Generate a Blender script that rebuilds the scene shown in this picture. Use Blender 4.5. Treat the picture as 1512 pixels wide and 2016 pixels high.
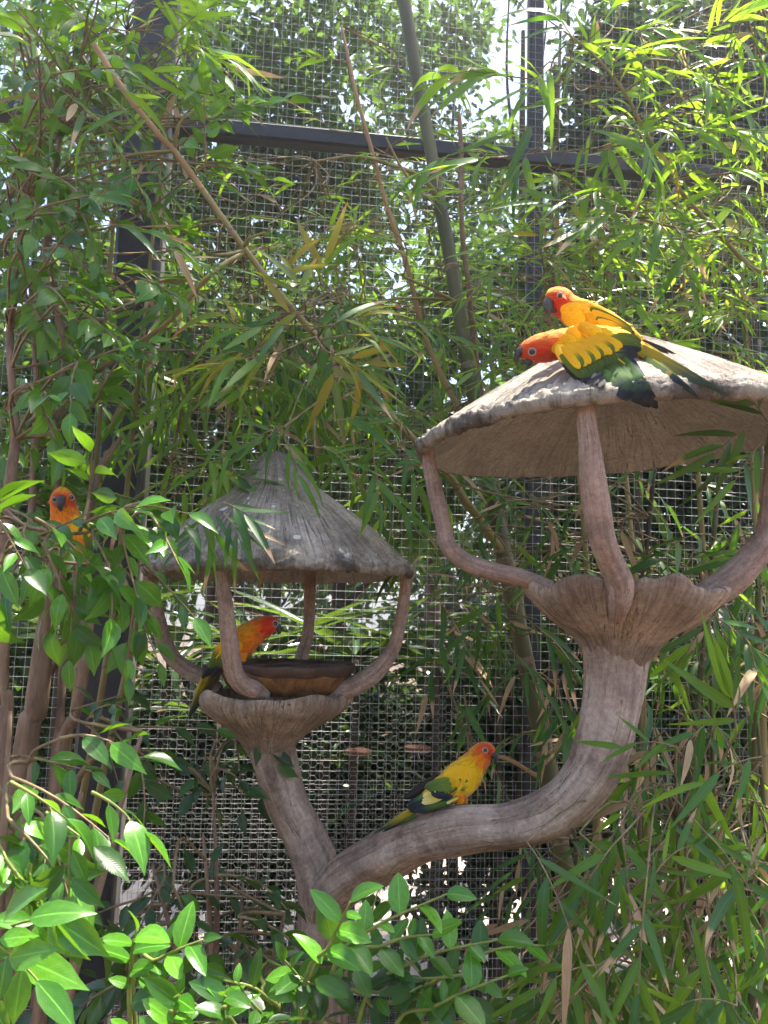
import bpy, math, random
import numpy as np
from mathutils import Vector, Matrix, noise
from mathutils.bvhtree import BVHTree

RAD = math.radians
rng = random.Random(11)
nprng = np.random.default_rng(5)
scene = bpy.context.scene
for o in list(bpy.data.objects):
    bpy.data.objects.remove(o)
COL = scene.collection

# ---------------------------------------------------------------- camera
F = 1550.0                      # focal length in photograph pixels (1512 x 2016)
CAM = Vector((0.0, 0.0, 1.5))
PITCH, ROLL = RAD(7.6), RAD(1.77)
cam_data = bpy.data.cameras.new('camera')
cam_data.sensor_fit = 'VERTICAL'
cam_data.sensor_height = 36.0
cam_data.lens = 36.0 * F / 2016.0
cam_data.clip_start, cam_data.clip_end = 0.02, 500
cam_data.dof.use_dof = True
cam_data.dof.focus_distance = 1.35
cam_data.dof.aperture_fstop = 14.0
cam = bpy.data.objects.new('camera', cam_data)
COL.objects.link(cam)
CR = (Matrix.Rotation(RAD(90) + PITCH, 3, 'X') @ Matrix.Rotation(ROLL, 3, 'Z'))
cam.matrix_world = Matrix.Translation(CAM) @ CR.to_4x4()
scene.camera = cam

# ---------------------------------------------------------------- sky, sun, exposure
SUN_EL, SUN_AZ = RAD(74), RAD(48)      # azimuth measured from +Y (view direction) towards +X
to_sun = Vector((math.cos(SUN_EL) * math.sin(SUN_AZ), math.cos(SUN_EL) * math.cos(SUN_AZ), math.sin(SUN_EL)))
world = bpy.data.worlds.new('World')
scene.world = world
world.use_nodes = True
wn = world.node_tree.nodes
wn.clear()
wo = wn.new('ShaderNodeOutputWorld')
wb = wn.new('ShaderNodeBackground')
ws = wn.new('ShaderNodeTexSky')
ws.sky_type = 'NISHITA'
ws.sun_disc = False
ws.sun_elevation = SUN_EL
ws.sun_rotation = SUN_AZ
ws.dust_density = 3.0
ws.air_density = 1.2
world.node_tree.links.new(ws.outputs[0], wb.inputs[0])
world.node_tree.links.new(wb.outputs[0], wo.inputs[0])
wb.inputs[1].default_value = 0.12
sun_data = bpy.data.lights.new('sun', 'SUN')
sun_data.energy = 5.0
sun_data.angle = RAD(0.53)
sun_data.color = (1.0, 0.93, 0.80)
sun = bpy.data.objects.new('sun', sun_data)
COL.objects.link(sun)
sun.location = (2, 2, 12)
sun.rotation_euler = to_sun.to_track_quat('Z', 'Y').to_euler()
scene.view_settings.view_transform = 'Standard'
scene.view_settings.look = 'None'
scene.view_settings.exposure = 1.84
scene.view_settings.gamma = 1.0
scene.view_settings.use_curve_mapping = False
scene.render.engine = 'CYCLES'
scene.cycles.max_bounces = 6
scene.cycles.diffuse_bounces = 3
scene.cycles.transmission_bounces = 4
scene.cycles.adaptive_threshold = 0.03
scene.cycles.caustics_reflective = False
scene.cycles.caustics_refractive = False
scene.cycles.use_denoising = True


# ================================================================ helpers
def P(px, py, d):
    """point seen at photograph pixel (px, py) at distance d along world Y"""
    r = CR @ Vector(((px - 756.0) / F, -(py - 1008.0) / F, -1.0))
    return CAM + r * (d / r.y)


def vnoise(v):
    return noise.noise(Vector(v))


def lin(r, g, b):
    f = lambda c: (c / 12.92 if c <= 0.04045 else ((c + 0.055) / 1.055) ** 2.4)
    return (f(r / 255), f(g / 255), f(b / 255), 1.0)


def tag(o, label=None, cat=None, group=None, kind=None):
    if label: o['label'] = label
    if cat: o['category'] = cat
    if group: o['group'] = group
    if kind: o['kind'] = kind
    return o


def thing(name, label, cat, loc, group=None):
    o = bpy.data.objects.new(name, None)
    COL.objects.link(o)
    o.location = loc
    o.empty_display_size = 0.05
    return tag(o, label, cat, group)


def build(name, verts, faces, mat, parent=None, smooth=True, attrs=None, kind=None):
    """verts in world coordinates; the object sits in its parent's frame"""
    off = parent.location if parent is not None else Vector((0, 0, 0))
    if parent is not None and parent.parent is not None:
        off = parent.parent.location + parent.location
    v = np.asarray([tuple(a) for a in verts] if not isinstance(verts, np.ndarray) else verts, dtype=np.float64)
    v = v - np.array(off)
    me = bpy.data.meshes.new(name)
    me.from_pydata(v.tolist(), [], faces)
    if smooth:
        me.polygons.foreach_set('use_smooth', [True] * len(me.polygons))
    for an, (ty, data) in (attrs or {}).items():
        at = me.attributes.new(an, ty, 'POINT')
        key = {'FLOAT': 'value', 'FLOAT_VECTOR': 'vector', 'FLOAT_COLOR': 'color'}[ty]
        at.data.foreach_set(key, np.asarray(data, dtype=np.float32).ravel())
    me.update()
    if mat is not None:
        me.materials.append(mat)
    o = bpy.data.objects.new(name, me)
    COL.objects.link(o)
    if parent is not None:
        o.parent = parent
    if kind:
        o['kind'] = kind
    return o


def catmull(pts, n):
    """n samples along a Catmull-Rom curve through rows of numbers"""
    a = np.asarray(pts, dtype=float)
    m = len(a)
    out = []
    for k in range(n):
        t = k / (n - 1) * (m - 1)
        i = min(int(t), m - 2)
        f = t - i
        p0, p1, p2, p3 = a[max(i - 1, 0)], a[i], a[i + 1], a[min(i + 2, m - 1)]
        out.append(0.5 * ((2 * p1) + (-p0 + p2) * f + (2 * p0 - 5 * p1 + 4 * p2 - p3) * f * f + (-p0 + 3 * p1 - 3 * p2 + p3) * f ** 3))
    return np.array(out)


def sweep(path, n=40, seg=16, lump=0.0, ridge=0.0, seed=0.0, lump_freq=3.0, cap=True, side=None, ridge_n=9):
    """tube along rows (x, y, z, r) or (x, y, z, r_up, r_side). returns verts, faces, streak coords, (t, angle)"""
    c = catmull(path, n)
    pos = c[:, :3]
    ru = c[:, 3]
    rs = c[:, 4] if c.shape[1] > 4 else ru
    tan = np.gradient(pos, axis=0)
    tan /= np.linalg.norm(tan, axis=1)[:, None] + 1e-12
    verts, faces, strk, ta = [], [], [], []
    nrm = None
    s = 0.0
    for i in range(n):
        T = Vector(tan[i])
        if side is not None:
            U = T.cross(side)
            U.normalize()
            if (U.z < 0 if nrm is None else U.dot(nrm) < 0): U = -U
            nrm = U
            S = U.cross(T)
            if S.dot(side) < 0: S = -S
        else:
            if nrm is None:
                nrm = Vector((1, 0, 0)) if abs(T.x) < 0.8 else Vector((0, 1, 0))
            nrm = (nrm - T * nrm.dot(T)).normalized()
            U, S = nrm, T.cross(nrm)
        if i: s += float(np.linalg.norm(pos[i] - pos[i - 1]))
        for j in range(seg):
            a = 2 * math.pi * j / seg
            ca, sa = math.cos(a), math.sin(a)
            k = 1.0
            if lump:
                k += lump * vnoise((ca * 1.3 + seed, sa * 1.3, s * lump_freq + seed))
            if ridge:
                k += ridge * vnoise((ca * ridge_n * 0.35 + seed, sa * ridge_n * 0.35, s * 2.0))
            p = Vector(pos[i]) + U * (ca * max(ru[i], 1e-5) * k) + S * (sa * max(rs[i], 1e-5) * k)
            verts.append(p)
            strk.append((ca, sa, s))
            ta.append((i / (n - 1), a))
    for i in range(n - 1):
        for j in range(seg):
            k = (j + 1) % seg
            faces.append((i * seg + j, i * seg + k, (i + 1) * seg + k, (i + 1) * seg + j))
    if cap:
        faces.append(tuple(range(seg - 1, -1, -1)))
        faces.append(tuple((n - 1) * seg + j for j in range(seg)))
    return verts, faces, strk, ta


class Bag:
    """collects several shapes into one mesh"""
    def __init__(self):
        self.v, self.f, self.s = [], [], []

    def add(self, verts, faces, strk=None):
        b = len(self.v)
        self.v += [tuple(x) for x in verts]
        self.f += [tuple(i + b for i in f) for f in faces]
        self.s += list(strk) if strk is not None else [(0, 0, 0)] * len(verts)

    def box(self, c, ax, ay, az):
        b = []
        for sx in (-1, 1):
            for sy in (-1, 1):
                for sz in (-1, 1):
                    b.append(c + ax * sx + ay * sy + az * sz)
        self.add(b, [(0, 1, 3, 2), (4, 6, 7, 5), (0, 4, 5, 1), (2, 3, 7, 6), (0, 2, 6, 4), (1, 5, 7, 3)])

    def tube(self, path, n=8, seg=5, **k):
        v, f, s, _ = sweep(path, n, seg, **k)
        self.add(v, f, s)

    def build(self, name, mat, parent=None, smooth=True, kind=None):
        return build(name, self.v, self.f, mat, parent, smooth, {'strk': ('FLOAT_VECTOR', self.s)} if self.s else None, kind)


# ================================================================ materials
def mat_new(name):
    m = bpy.data.materials.new(name)
    m.use_nodes = True
    nt = m.node_tree
    nt.nodes.clear()
    return m, nt, nt.nodes, nt.links


def N(nt, ty, **kw):
    n = nt.nodes.new(ty)
    for k, v in kw.items():
        if k.startswith('i_'):
            n.inputs[k[2:]].default_value = v
        else:
            setattr(n, k, v)
    return n


def ramp(nt, stops):
    r = nt.nodes.new('ShaderNodeValToRGB')
    el = r.color_ramp.elements
    while len(el) < len(stops): el.new(0.5)
    for e, (p, c) in zip(el, stops):
        e.position = p
        e.color = c
    return r


def mix(nt, fac, a, b, mode='MIX'):
    m = nt.nodes.new('ShaderNodeMix')
    m.data_type = 'RGBA'
    m.blend_type = mode
    for sock, val in ((m.inputs[0], fac), (m.inputs[6], a), (m.inputs[7], b)):
        if hasattr(val, 'is_linked') or hasattr(val, 'node'):
            nt.links.new(val, sock)
        else:
            sock.default_value = val
    return m.outputs[2]


def math_n(nt, op, a, b=0.0, clamp=False):
    m = nt.nodes.new('ShaderNodeMath')
    m.operation = op
    m.use_clamp = clamp
    for sock, val in ((m.inputs[0], a), (m.inputs[1], b)):
        if hasattr(val, 'node'):
            nt.links.new(val, sock)
        else:
            sock.default_value = val
    return m.outputs[0]


def concrete_mat(name, light, mid, dark, streak=(14, 14, 2.2), patch=7.0, lichen=0.0, bump=0.5, fine=140.0):
    """moulded concrete carved to look like wood or thatch, streaked along the strk attribute"""
    m, nt, nd, ln = mat_new(name)
    out = N(nt, 'ShaderNodeOutputMaterial')
    bs = N(nt, 'ShaderNodeBsdfPrincipled')
    bs.inputs['Roughness'].default_value = 0.86
    bs.inputs['Specular IOR Level'].default_value = 0.25
    at = N(nt, 'ShaderNodeAttribute', attribute_name='strk')
    mp = N(nt, 'ShaderNodeVectorMath', operation='MULTIPLY')
    mp.inputs[1].default_value = streak
    ln.new(at.outputs['Vector'], mp.inputs[0])
    tc = N(nt, 'ShaderNodeTexCoord')
    n1 = N(nt, 'ShaderNodeTexNoise', i_Scale=1.0, i_Detail=7.0, i_Roughness=0.65)
    ln.new(mp.outputs[0], n1.inputs['Vector'])
    n2 = N(nt, 'ShaderNodeTexNoise', i_Scale=patch, i_Detail=5.0, i_Roughness=0.6, i_Distortion=0.6)
    ln.new(tc.outputs['Object'], n2.inputs['Vector'])
    n3 = N(nt, 'ShaderNodeTexNoise', i_Scale=fine, i_Detail=4.0, i_Roughness=0.7)
    ln.new(tc.outputs['Object'], n3.inputs['Vector'])
    r1 = ramp(nt, [(0.28, dark), (0.46, mid), (0.66, light)])
    ln.new(n1.outputs['Fac'], r1.inputs[0])
    r2 = ramp(nt, [(0.40, dark), (0.50, mid), (0.62, light)])
    ln.new(n2.outputs['Fac'], r2.inputs[0])
    c = mix(nt, 0.5, r1.outputs[0], r2.outputs[0])
    r3 = ramp(nt, [(0.3, (0.72, 0.72, 0.72, 1)), (0.7, (1.22, 1.22, 1.22, 1))])
    ln.new(n3.outputs['Fac'], r3.inputs[0])
    c = mix(nt, 1.0, c, r3.outputs[0], 'MULTIPLY')
    # thin cracks and carved lines running with the grain
    n7 = N(nt, 'ShaderNodeTexNoise', i_Scale=0.55, i_Detail=3.0, i_Roughness=0.55, i_Distortion=0.8)
    ln.new(mp.outputs[0], n7.inputs['Vector'])
    crack = math_n(nt, 'MULTIPLY', math_n(nt, 'SUBTRACT', 0.011, math_n(nt, 'ABSOLUTE', math_n(nt, 'SUBTRACT', n7.outputs['Fac'], 0.5))), 140.0, True)
    brk = math_n(nt, 'MULTIPLY', math_n(nt, 'SUBTRACT', n2.outputs['Fac'], 0.42), 8.0, True)
    crack = math_n(nt, 'MULTIPLY', crack, brk)
    c = mix(nt, math_n(nt, 'MULTIPLY', crack, 0.7), c, tuple(x * .45 for x in dark[:3]) + (1,))
    if lichen:
        n4 = N(nt, 'ShaderNodeTexNoise', i_Scale=22.0, i_Detail=8.0, i_Roughness=0.75)
        ln.new(tc.outputs['Object'], n4.inputs['Vector'])
        ed = N(nt, 'ShaderNodeAttribute', attribute_name='edge')
        thr = math_n(nt, 'ADD', n4.outputs['Fac'], math_n(nt, 'MULTIPLY', ed.outputs['Fac'], 0.2))
        pale = math_n(nt, 'MULTIPLY', math_n(nt, 'SUBTRACT', thr, 0.62), 9.0, True)
        c = mix(nt, math_n(nt, 'MULTIPLY', pale, lichen), c, lin(176, 166, 152))
        n8 = N(nt, 'ShaderNodeTexNoise', i_Scale=34.0, i_Detail=2.0, i_Roughness=0.4)
        ln.new(tc.outputs['Object'], n8.inputs['Vector'])
        drop = math_n(nt, 'MULTIPLY', math_n(nt, 'SUBTRACT', n8.outputs['Fac'], 0.70), 30.0, True)
        c = mix(nt, math_n(nt, 'MULTIPLY', drop, 0.8), c, lin(214, 212, 204))
        n5 = N(nt, 'ShaderNodeTexNoise', i_Scale=15.0, i_Detail=8.0, i_Roughness=0.7)
        mp5 = N(nt, 'ShaderNodeVectorMath', operation='ADD')
        mp5.inputs[1].default_value = (3.3, 1.1, 7.7)
        ln.new(tc.outputs['Object'], mp5.inputs[0])
        ln.new(mp5.outputs[0], n5.inputs['Vector'])
        thr2 = math_n(nt, 'ADD', n5.outputs['Fac'], math_n(nt, 'MULTIPLY', ed.outputs['Fac'], 0.22))
        dk = math_n(nt, 'MULTIPLY', math_n(nt, 'SUBTRACT', thr2, 0.66), 8.0, True)
        c = mix(nt, math_n(nt, 'MULTIPLY', dk, 0.75), c, lin(62, 56, 54))
    ln.new(c, bs.inputs['Base Color'])
    h = math_n(nt, 'ADD', math_n(nt, 'SUBTRACT', n1.outputs['Fac'], math_n(nt, 'MULTIPLY', crack, 0.5)), math_n(nt, 'MULTIPLY', n3.outputs['Fac'], 0.45))
    bp = N(nt, 'ShaderNodeBump', i_Strength=bump, i_Distance=0.009)
    ln.new(h, bp.inputs['Height'])
    ln.new(bp.outputs[0], bs.inputs['Normal'])
    ln.new(bs.outputs[0], out.inputs[0])
    return m


def simple_mat(name, c1, c2, rough=0.6, metal=0.0, scale=30.0, bump=0.15, spec=0.4, stretch=(1, 1, 1)):
    m, nt, nd, ln = mat_new(name)
    out = N(nt, 'ShaderNodeOutputMaterial')
    bs = N(nt, 'ShaderNodeBsdfPrincipled')
    bs.inputs['Roughness'].default_value = rough
    bs.inputs['Metallic'].default_value = metal
    bs.inputs['Specular IOR Level'].default_value = spec
    tc = N(nt, 'ShaderNodeTexCoord')
    mp = N(nt, 'ShaderNodeMapping')
    mp.inputs['Scale'].default_value = stretch
    ln.new(tc.outputs['Object'], mp.inputs[0])
    n1 = N(nt, 'ShaderNodeTexNoise', i_Scale=scale, i_Detail=6.0, i_Roughness=0.65)
    ln.new(mp.outputs[0], n1.inputs['Vector'])
    r = ramp(nt, [(0.32, c1), (0.68, c2)])
    ln.new(n1.outputs['Fac'], r.inputs[0])
    ln.new(r.outputs[0], bs.inputs['Base Color'])
    if bump:
        bp = N(nt, 'ShaderNodeBump', i_Strength=bump, i_Distance=0.004)
        ln.new(n1.outputs['Fac'], bp.inputs['Height'])
        ln.new(bp.outputs[0], bs.inputs['Normal'])
    ln.new(bs.outputs[0], out.inputs[0])
    return m


def leaf_mat(name, a, b, trans, rough=0.4, tip=0.0, tipcol=None, tmix=0.45, yellow=0.0, spec=0.5, rib=0.5, vein=0.0):
    """leaf: two-tone base colour per leaf, translucent, optional dry tip. reads 'leafuv' (u, v) and 'rnd'"""
    m, nt, nd, ln = mat_new(name)
    out = N(nt, 'ShaderNodeOutputMaterial')
    oi = N(nt, 'ShaderNodeObjectInfo')
    ar = N(nt, 'ShaderNodeAttribute', attribute_name='rnd')
    uv = N(nt, 'ShaderNodeAttribute', attribute_name='leafuv')
    sp = N(nt, 'ShaderNodeSeparateXYZ')
    ln.new(uv.outputs['Vector'], sp.inputs[0])
    rnd = math_n(nt, 'FRACT', math_n(nt, 'ADD', oi.outputs['Random'], ar.outputs['Fac']))
    rnd2 = math_n(nt, 'FRACT', math_n(nt, 'MULTIPLY', rnd, 7.31))
    rnd3 = math_n(nt, 'FRACT', math_n(nt, 'MULTIPLY', rnd, 17.77))
    c = mix(nt, rnd, a, b)
    t = mix(nt, rnd2, trans, tuple(x * 0.6 for x in trans[:3]) + (1,))
    # faint mottling and lighter midrib
    tc = N(nt, 'ShaderNodeTexCoord')
    nz = N(nt, 'ShaderNodeTexNoise', i_Scale=6.0, i_Detail=4.0)
    ln.new(uv.outputs['Vector'], nz.inputs['Vector'])
    mot = ramp(nt, [(0.3, (0.75, 0.75, 0.75, 1)), (0.7, (1.2, 1.2, 1.2, 1))])
    ln.new(nz.outputs['Fac'], mot.inputs[0])
    c = mix(nt, 1.0, c, mot.outputs[0], 'MULTIPLY')
    if rib:
        mid = math_n(nt, 'MULTIPLY', math_n(nt, 'SUBTRACT', 0.035, math_n(nt, 'ABSOLUTE', math_n(nt, 'SUBTRACT', sp.outputs[0], 0.5))), 60.0, True)
        c = mix(nt, math_n(nt, 'MULTIPLY', mid, rib), c, tuple(min(1, x * 2.2 + 0.02) for x in b[:3]) + (1,))
    vein_h = None
    if vein:
        au = math_n(nt, 'ABSOLUTE', math_n(nt, 'SUBTRACT', sp.outputs[0], 0.5))
        ph = math_n(nt, 'MULTIPLY', math_n(nt, 'SUBTRACT', sp.outputs[1], math_n(nt, 'MULTIPLY', au, 0.42)), 58.0)
        vein_h = math_n(nt, 'POWER', math_n(nt, 'ABSOLUTE', math_n(nt, 'SINE', ph)), 10.0)
        c = mix(nt, math_n(nt, 'MULTIPLY', vein_h, vein), c, tuple(min(1, x * 1.9 + 0.015) for x in b[:3]) + (1,))
        n6 = N(nt, 'ShaderNodeTexNoise', i_Scale=9.0, i_Detail=5.0, i_Roughness=0.7)
        sh6 = N(nt, 'ShaderNodeVectorMath', operation='ADD')
        cb6 = N(nt, 'ShaderNodeCombineXYZ')
        ln.new(math_n(nt, 'MULTIPLY', rnd, 60.0), cb6.inputs[1])
        ln.new(uv.outputs['Vector'], sh6.inputs[0])
        ln.new(cb6.outputs[0], sh6.inputs[1])
        ln.new(sh6.outputs[0], n6.inputs['Vector'])
        spot = math_n(nt, 'MULTIPLY', math_n(nt, 'SUBTRACT', n6.outputs['Fac'], 0.68), 9.0, True)
        c = mix(nt, math_n(nt, 'MULTIPLY', spot, 0.6), c, (0.16, 0.13, 0.05, 1))
    if yellow:
        yf = math_n(nt, 'MULTIPLY', math_n(nt, 'SUBTRACT', rnd3, 1.0 - yellow), 1.6 / yellow, True)
        c = mix(nt, yf, c, (0.30, 0.26, 0.03, 1))
        t = mix(nt, yf, t, (0.55, 0.42, 0.03, 1))
    if tip:
        n2 = N(nt, 'ShaderNodeTexNoise', i_Scale=5.0, i_Detail=3.0)
        sh = N(nt, 'ShaderNodeVectorMath', operation='ADD')
        ln.new(uv.outputs['Vector'], sh.inputs[0])
        cb = N(nt, 'ShaderNodeCombineXYZ')
        ln.new(math_n(nt, 'MULTIPLY', rnd, 40.0), cb.inputs[0])
        ln.new(cb.outputs[0], sh.inputs[1])
        ln.new(sh.outputs[0], n2.inputs['Vector'])
        # start of the dry tip: only a share of leaves has one
        start = math_n(nt, 'ADD', 0.58, math_n(nt, 'MULTIPLY', rnd2, 0.47 / tip))
        vv = math_n(nt, 'ADD', sp.outputs[1], math_n(nt, 'MULTIPLY', math_n(nt, 'SUBTRACT', n2.outputs['Fac'], 0.5), 0.22))
        tf = math_n(nt, 'MULTIPLY', math_n(nt, 'SUBTRACT', vv, start), 14.0, True)
        tcol = tipcol or lin(196, 160, 122)
        c = mix(nt, tf, c, tcol)
        t = mix(nt, tf, t, tuple(x * 0.7 for x in tcol[:3]) + (1,))
    bs = N(nt, 'ShaderNodeBsdfPrincipled')
    bs.inputs['Roughness'].default_value = rough
    bs.inputs['Specular IOR Level'].default_value = spec
    ln.new(c, bs.inputs['Base Color'])
    if vein_h is not None:
        bpv = N(nt, 'ShaderNodeBump', i_Strength=0.12, i_Distance=0.001)
        ln.new(math_n(nt, 'ADD', math_n(nt, 'MULTIPLY', vein_h, -1.0), nz.outputs['Fac']), bpv.inputs['Height'])
        ln.new(bpv.outputs[0], bs.inputs['Normal'])
    tr = N(nt, 'ShaderNodeBsdfTranslucent')
    ln.new(t, tr.inputs[0])
    mx = N(nt, 'ShaderNodeMixShader')
    mx.inputs[0].default_value = tmix
    ln.new(bs.outputs[0], mx.inputs[1])
    ln.new(tr.outputs[0], mx.inputs[2])
    ln.new(mx.outputs[0], out.inputs[0])
    return m


def feather_mat(name, base, tipc, lo=0.35, hi=0.9, edge=None):
    m, nt, nd, ln = mat_new(name)
    out = N(nt, 'ShaderNodeOutputMaterial')
    bs = N(nt, 'ShaderNodeBsdfPrincipled')
    bs.inputs['Roughness'].default_value = 0.62
    bs.inputs['Specular IOR Level'].default_value = 0.25
    bs.inputs['Sheen Weight'].default_value = 0.12
    uv = N(nt, 'ShaderNodeAttribute', attribute_name='leafuv')
    sp = N(nt, 'ShaderNodeSeparateXYZ')
    ln.new(uv.outputs['Vector'], sp.inputs[0])
    oi = N(nt, 'ShaderNodeObjectInfo')
    sc = N(nt, 'ShaderNodeVectorMath', operation='MULTIPLY')
    sc.inputs[1].default_value = (26, 5, 1)
    ln.new(uv.outputs['Vector'], sc.inputs[0])
    nz = N(nt, 'ShaderNodeTexNoise', i_Scale=1.0, i_Detail=4.0)
    ln.new(sc.outputs[0], nz.inputs['Vector'])
    v = math_n(nt, 'ADD', sp.outputs[1], math_n(nt, 'MULTIPLY', math_n(nt, 'SUBTRACT', nz.outputs['Fac'], 0.5), 0.35))
    v = math_n(nt, 'ADD', v, math_n(nt, 'MULTIPLY', math_n(nt, 'SUBTRACT', oi.outputs['Random'], 0.5), 0.25))
    r = ramp(nt, [(lo, base), (hi, tipc)])
    ln.new(v, r.inputs[0])
    mot = ramp(nt, [(0.3, (0.8, 0.8, 0.8, 1)), (0.7, (1.15, 1.15, 1.15, 1))])
    ln.new(nz.outputs['Fac'], mot.inputs[0])
    c = mix(nt, 1.0, r.outputs[0], mot.outputs[0], 'MULTIPLY')
    if edge:
        e = math_n(nt, 'MULTIPLY', math_n(nt, 'SUBTRACT', math_n(nt, 'ABSOLUTE', math_n(nt, 'SUBTRACT', sp.outputs[0], 0.5)), 0.36), 8.0, True)
        c = mix(nt, e, c, edge)
    ln.new(c, bs.inputs['Base Color'])
    bp = N(nt, 'ShaderNodeBump', i_Strength=0.25, i_Distance=0.001)
    ln.new(nz.outputs['Fac'], bp.inputs['Height'])
    ln.new(bp.outputs[0], bs.inputs['Normal'])
    ln.new(bs.outputs[0], out.inputs[0])
    return m


def plumage_mat(name):
    m, nt, nd, ln = mat_new(name)
    out = N(nt, 'ShaderNodeOutputMaterial')
    bs = N(nt, 'ShaderNodeBsdfPrincipled')
    bs.inputs['Roughness'].default_value = 0.75
    bs.inputs['Specular IOR Level'].default_value = 0.15
    bs.inputs['Sheen Weight'].default_value = 0.2
    bs.inputs['Subsurface Weight'].default_value = 0.0
    at = N(nt, 'ShaderNodeAttribute', attribute_name='plume')
    st = N(nt, 'ShaderNodeAttribute', attribute_name='strk')
    mp = N(nt, 'ShaderNodeVectorMath', operation='MULTIPLY')
    mp.inputs[1].default_value = (16, 16, 110)
    ln.new(st.outputs['Vector'], mp.inputs[0])
    nz = N(nt, 'ShaderNodeTexNoise', i_Scale=1.0, i_Detail=5.0, i_Roughness=0.6)
    ln.new(mp.outputs[0], nz.inputs['Vector'])
    mot = ramp(nt, [(0.32, (0.62, 0.5, 0.4, 1)), (0.66, (1.18, 1.2, 1.2, 1))])
    ln.new(nz.outputs['Fac'], mot.inputs[0])
    c = mix(nt, 1.0, at.outputs['Color'], mot.outputs[0], 'MULTIPLY')
    ln.new(c, bs.inputs['Base Color'])
    vo = N(nt, 'ShaderNodeTexVoronoi', i_Scale=1.0)
    mp2 = N(nt, 'ShaderNodeVectorMath', operation='MULTIPLY')
    mp2.inputs[1].default_value = (5, 5, 170)
    ln.new(st.outputs['Vector'], mp2.inputs[0])
    ln.new(mp2.outputs[0], vo.inputs['Vector'])
    h = math_n(nt, 'ADD', math_n(nt, 'MULTIPLY', vo.outputs['Distance'], 0.35), nz.outputs['Fac'])
    bp = N(nt, 'ShaderNodeBump', i_Strength=0.7, i_Distance=0.002)
    ln.new(h, bp.inputs['Height'])
    ln.new(bp.outputs[0], bs.inputs['Normal'])
    ln.new(bs.outputs[0], out.inputs[0])
    return m


M = {}
M['trunk'] = concrete_mat('carved_concrete_trunk', lin(200, 178, 163), lin(160, 137, 123), lin(88, 70, 61), streak=(4, 4, 6), patch=9.0, bump=0.6)
M['bowl'] = concrete_mat('carved_concrete_bowl', lin(206, 184, 166), lin(168, 145, 128), lin(94, 76, 66), streak=(18, 18, 6), patch=10.0, bump=1.0)
M['post'] = concrete_mat('carved_concrete_post', lin(184, 160, 149), lin(158, 133, 121), lin(110, 89, 81), streak=(3, 3, 12), patch=16.0, bump=0.5)
M['roof'] = concrete_mat('carved_concrete_thatch', lin(190, 178, 166), lin(144, 133, 123), lin(70, 63, 58), streak=(30, 30, 2.0), patch=9.0, lichen=0.7, bump=1.0)
M['roof_in'] = concrete_mat('rough_concrete_underside', lin(208, 205, 205), lin(186, 183, 182), lin(146, 142, 141), streak=(34, 34, 3.0), patch=8.0, bump=0.8)  # underside paler than the outside: bounced light put into the colour
M['wire'] = simple_mat('galvanised_wire', lin(122, 124, 122), lin(180, 180, 176), rough=0.45, metal=0.3, scale=40, bump=0)
M['steel'] = simple_mat('black_painted_steel', lin(27, 27, 32), lin(46, 45, 50), rough=0.5, scale=18, bump=0.08)
M['batten'] = simple_mat('weathered_grey_strip', lin(112, 106, 102), lin(158, 152, 146), rough=0.7, scale=25, bump=0.3, stretch=(6, 6, 0.6))
M['soil'] = simple_mat('brown_soil', lin(62, 48, 38), lin(104, 84, 66), rough=0.95, scale=14, bump=0.6)
M['paving'] = simple_mat('pale_paving', lin(160, 146, 136), lin(190, 178, 168), rough=0.85, scale=9, bump=0.2)
M['bark'] = simple_mat('brown_bark', lin(104, 82, 66), lin(152, 126, 104), rough=0.9, scale=60, bump=0.7, stretch=(1, 1, 0.25))
M['bark_dark'] = simple_mat('dark_bark', lin(52, 43, 37), lin(88, 74, 62), rough=0.9, scale=50, bump=0.7, stretch=(1, 1, 0.25))
M['culm'] = simple_mat('green_bamboo_culm', lin(60, 62, 38), lin(98, 94, 56), rough=0.45, scale=10, bump=0.05, stretch=(1, 1, 0.15))
M['culm_dry'] = simple_mat('tan_bamboo_cane', lin(142, 112, 78), lin(178, 140, 102), rough=0.6, scale=12, bump=0.1, stretch=(1, 1, 0.2))
M['culm_olive'] = simple_mat('olive_bamboo_cane', lin(112, 104, 58), lin(150, 132, 84), rough=0.5, scale=12, bump=0.1, stretch=(1, 1, 0.2))
M['node'] = simple_mat('bamboo_node_ring', lin(96, 74, 58), lin(150, 134, 110), rough=0.8, scale=60, bump=0.4)
M['twig'] = simple_mat('thin_brown_twig', lin(96, 84, 60), lin(150, 128, 96), rough=0.8, scale=40, bump=0.2)
M['twig_green'] = simple_mat('green_twig', lin(88, 104, 46), lin(136, 142, 72), rough=0.6, scale=40, bump=0.1)
M['glaze'] = simple_mat('brown_glazed_clay', lin(50, 35, 29), lin(86, 62, 52), rough=0.5, scale=34, bump=0.5, spec=0.5)
M['glaze_gold'] = simple_mat('ochre_dripped_clay', lin(84, 54, 32), lin(150, 106, 60), rough=0.7, scale=70, bump=1.0, stretch=(1, 1, 0.45))
M['clay'] = simple_mat('terracotta', lin(96, 62, 46), lin(138, 92, 68), rough=0.8, scale=24, bump=0.2)

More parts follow.
